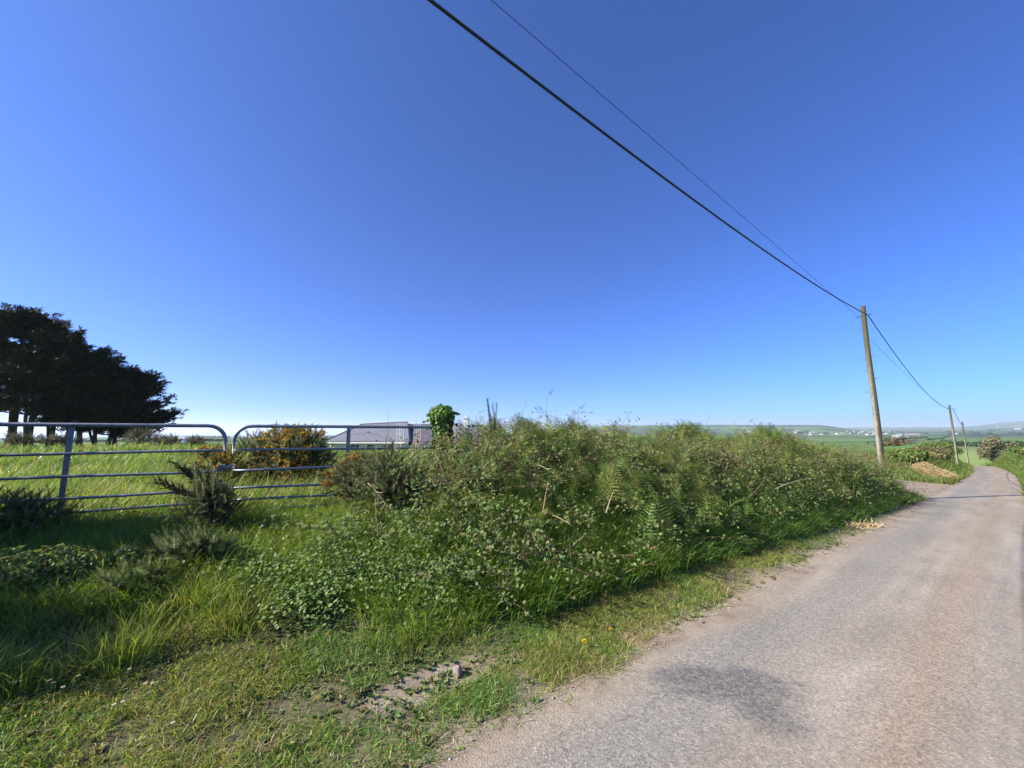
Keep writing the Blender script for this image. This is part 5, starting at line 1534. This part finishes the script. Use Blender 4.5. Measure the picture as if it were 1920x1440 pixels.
hedge_line([(1800, 815), (1850, 816), (1919, 814)], 3., 'long far hedge above the pale green fields on the right', 3., 5)
hedge_line([(1660, 826), (1700, 823), (1740, 820)], 2.5, 'far hedge below the grey farm roofs', 2.6, 6)
hedge_line([(270, 829), (330, 829), (370, 827), (425, 828)], 2.6, 'dark hedge at the end of the field below the sea horizon', 2.2, 7)
hedge_line([(30, 829), (120, 829), (230, 829)], 2.6, 'dark hedge glimpsed between the conifer trunks', 2.2, 8)
hedge_line([(300, 821), (360, 820), (430, 821)], 5., 'wooded strip along the coast below the sea horizon', 5., 9, cols=[(.03, .05, .025), (.04, .055, .03)])

# ------------------------------------------------------------------ far farms and the town
def far_house(px, py, w, d, h, roof, wall, label, group, yaw=None, name='far_house', cat='house'):
    g = on_ground(px, py)
    yaw = rng.uniform(0, 3.14) if yaw is None else yaw
    t = thing(name, label, cat, tuple(g), yaw, group)
    mb = MB(); lathe_box(mb, (-w / 2, -d / 2, -1.5), (w / 2, d / 2, h), wall); mb.build('wall', M_PLAIN, t)
    e = .3; rh = d * .42
    v = [(-w / 2 - e, -d / 2 - e, h - .1), (w / 2 + e, -d / 2 - e, h - .1), (w / 2 + e, d / 2 + e, h - .1), (-w / 2 - e, d / 2 + e, h - .1), (-w / 2 - e, 0, h + rh), (w / 2 + e, 0, h + rh)]
    mb = MB(); mb.add(v, [(0, 1, 5, 4), (2, 3, 4, 5), (3, 2, 1, 0)], roof); mb.f.append(np.array([(3, 0, 4), (1, 2, 5)])); mb.build('roof', M_PLAIN, t)
    return t
for px, py, lab in ((289, 828, 'white cottage gable right of the conifers in front of the far hedge'), (341, 829, 'small white hut in the grass below the sea horizon'), (369, 826.5, 'left one of two white cottages by the far shore'), (374, 826.5, 'right one of two white cottages by the far shore')):
    far_house(px, py, 5, 4, 3.2, (.35, .35, .38), (.75, .75, .72), lab, 'white cottages towards the sea', .2)
FARM = [(1710, 817, 34, 9, 3.0, (0.19, 0.16, 0.15), (0.10, 0.09, 0.09), 'long grey-roofed farm shed right of the distant pole'),
        (1686, 817, 15, 8, 3, (0.19, 0.17, 0.17), (0.21, 0.20, 0.19), 'grey farm building left of the long shed'),
        (1680, 819.5, 13, 6, 2.5, (0.21, 0.20, 0.19), (0.20, 0.20, 0.19), 'pale farm building in front of the farm group'),
        (1700, 822.5, 5, 4, 2.6, (0.22, 0.20, 0.20), (0.34, 0.34, 0.33), 'white farmhouse below the long grey shed'),
        (1684, 823.5, 4, 4, 2.4, (0.22, 0.20, 0.20), (0.40, 0.40, 0.39), 'small white cottage under the farm group'),
        (1792, 814, 9, 6, 3, (0.19, 0.18, 0.19), (0.43, 0.43, 0.42), 'white house between the second and third poles'),
        (1908, 805, 30, 10, 4, (0.28, 0.27, 0.27), (0.34, 0.34, 0.34), 'long pale shed far off at the right edge'),
        (1870, 801, 14, 9, 5, (0.28, 0.28, 0.28), (0.43, 0.43, 0.43), 'white speck of a house high on the right far hill')]
for (px, py, w, d, h, rf, wl, lab) in FARM:
    far_house(px, py, w, d, h, rf, wl, lab, None, R(40) * (-1), 'farm_building', 'farm building')
town = []
rt = np.random.default_rng(77)
for k in range(64):
    px = rt.uniform(1385, 1672); py = rt.uniform(808.5, 816.5) if px > 1500 else rt.uniform(807.5, 813.5)
    town.append((px, py))
proto_t = None
for k, (px, py) in enumerate(town):
    wl = [(.42, .41, .40), (.30, .29, .28), (.36, .32, .26), (.22, .21, .2)][rt.integers(0, 4)]
    rf = [(.22, .22, .25), (.30, .26, .25), (.4, .38, .38)][rt.integers(0, 3)]
    far_house(px, py, rt.uniform(5, 11), rt.uniform(4, 6), rt.uniform(2.2, 3.8), rf, wl, 'small pale house in the far town below the green hill', 'houses of the far town')
for k in range(46):
    px = rt.uniform(1380, 1919); py = rt.uniform(806.5, 815.5)
    g = on_ground(px, py)
    d_ = np.linalg.norm(g)
    if d_ > 5000 or d_ < 350: continue
    r_ = np.random.default_rng(k)
    s = rt.uniform(3.5, 7)
    n_ = 160; p = unit(r_.normal(0, 1, (n_, 3))) * np.array([s * rt.uniform(1, 2.4), s, s * .55]) + np.array([0, 0, s * .5])
    mb = MB(); scatter(mb, *LEAF, p, frames(unit(r_.normal(0, 1, (n_, 3))), r_.uniform(0, 6, n_)), r_.uniform(.35, .7, n_) * s, pal([(.025, .045, .02), (.035, .055, .024)], n_, .2, r=r_))
    t = thing('far_tree', 'dark clump of trees among the far fields and houses', 'trees', tuple(g), 0, 'tree clumps of the far country')
    mb.build('crown', M_FARLEAF, t)
    tr = MB(); tubes(tr, np.array([(0, 0, -1), (0, 0, s * .5)]), .3, 5, (.08, .07, .05)); tr.build('trunk', M_BARK, t)

# ------------------------------------------------------------------ haze
HAZE = 1.25e-4
if HAZE:
    m, nt, out = new_mat('sea_air')
    pv = N(nt, 'ShaderNodeVolumePrincipled'); pv.inputs['Color'].default_value = (.82, .90, 1, 1)
    pv.inputs['Density'].default_value = HAZE; pv.inputs['Anisotropy'].default_value = .2
    nt.links.new(pv.outputs[0], out.inputs['Volume'])
    mb = MB(); lathe_box(mb, (-20500, -20500, SEA_Z - 8), (20500, 20500, 240)); o = mb.build('haze', m)
    tag(o, kind='stuff')

# ------------------------------------------------------------------ sky, sun, camera
SUN_EL = 35.2
sdir = np.array([-.947, -.320])            # towards the sun, on the ground
w = bpy.data.worlds.new('World'); scene.world = w; w.use_nodes = True
nt = w.node_tree
for nd in list(nt.nodes): nt.nodes.remove(nd)
sky = nt.nodes.new('ShaderNodeTexSky'); sky.sky_type = 'NISHITA'; sky.sun_disc = False
sky.sun_elevation = R(SUN_EL)
sky.sun_rotation = math.atan2(sdir[0], sdir[1])
sky.altitude = 0; sky.air_density = .6; sky.dust_density = 1.0; sky.ozone_density = 10.0
bg = nt.nodes.new('ShaderNodeBackground'); bg.inputs[1].default_value = .078
wo = nt.nodes.new('ShaderNodeOutputWorld')
tint = mixc(nt, 1., sky.outputs[0], (.66, 1.0, 1.47), 'MULTIPLY')
nt.links.new(tint, bg.inputs[0]); nt.links.new(bg.outputs[0], wo.inputs[0])

sl = bpy.data.lights.new('sun', 'SUN'); sl.energy = 5.0; sl.angle = R(.53); sl.color = (1, .915, .78)
so = bpy.data.objects.new('sun', sl); COL.objects.link(so)
ce = math.cos(R(SUN_EL))
so.rotation_euler = Vector((sdir[0] * ce, sdir[1] * ce, math.sin(R(SUN_EL)))).to_track_quat('Z', 'Y').to_euler()

cam = bpy.data.cameras.new('camera'); co = bpy.data.objects.new('camera', cam); COL.objects.link(co)
co.location = (0, 0, CAM_H); co.rotation_euler = (math.pi / 2 + PITCH, 0, 0)
cam.sensor_width = 36; cam.lens = 36 * F_PX / 1920; cam.clip_start = .05; cam.clip_end = 60000
scene.camera = co

scene.view_settings.view_transform = 'Standard'; scene.view_settings.look = 'None'
scene.view_settings.gamma = 1; scene.view_settings.use_curve_mapping = False
scene.view_settings.exposure = 1.26
scene.cycles.max_bounces = 6; scene.cycles.transparent_max_bounces = 4; scene.cycles.diffuse_bounces = 3
scene.cycles.volume_bounces = 1
scene.cycles.use_denoising = True
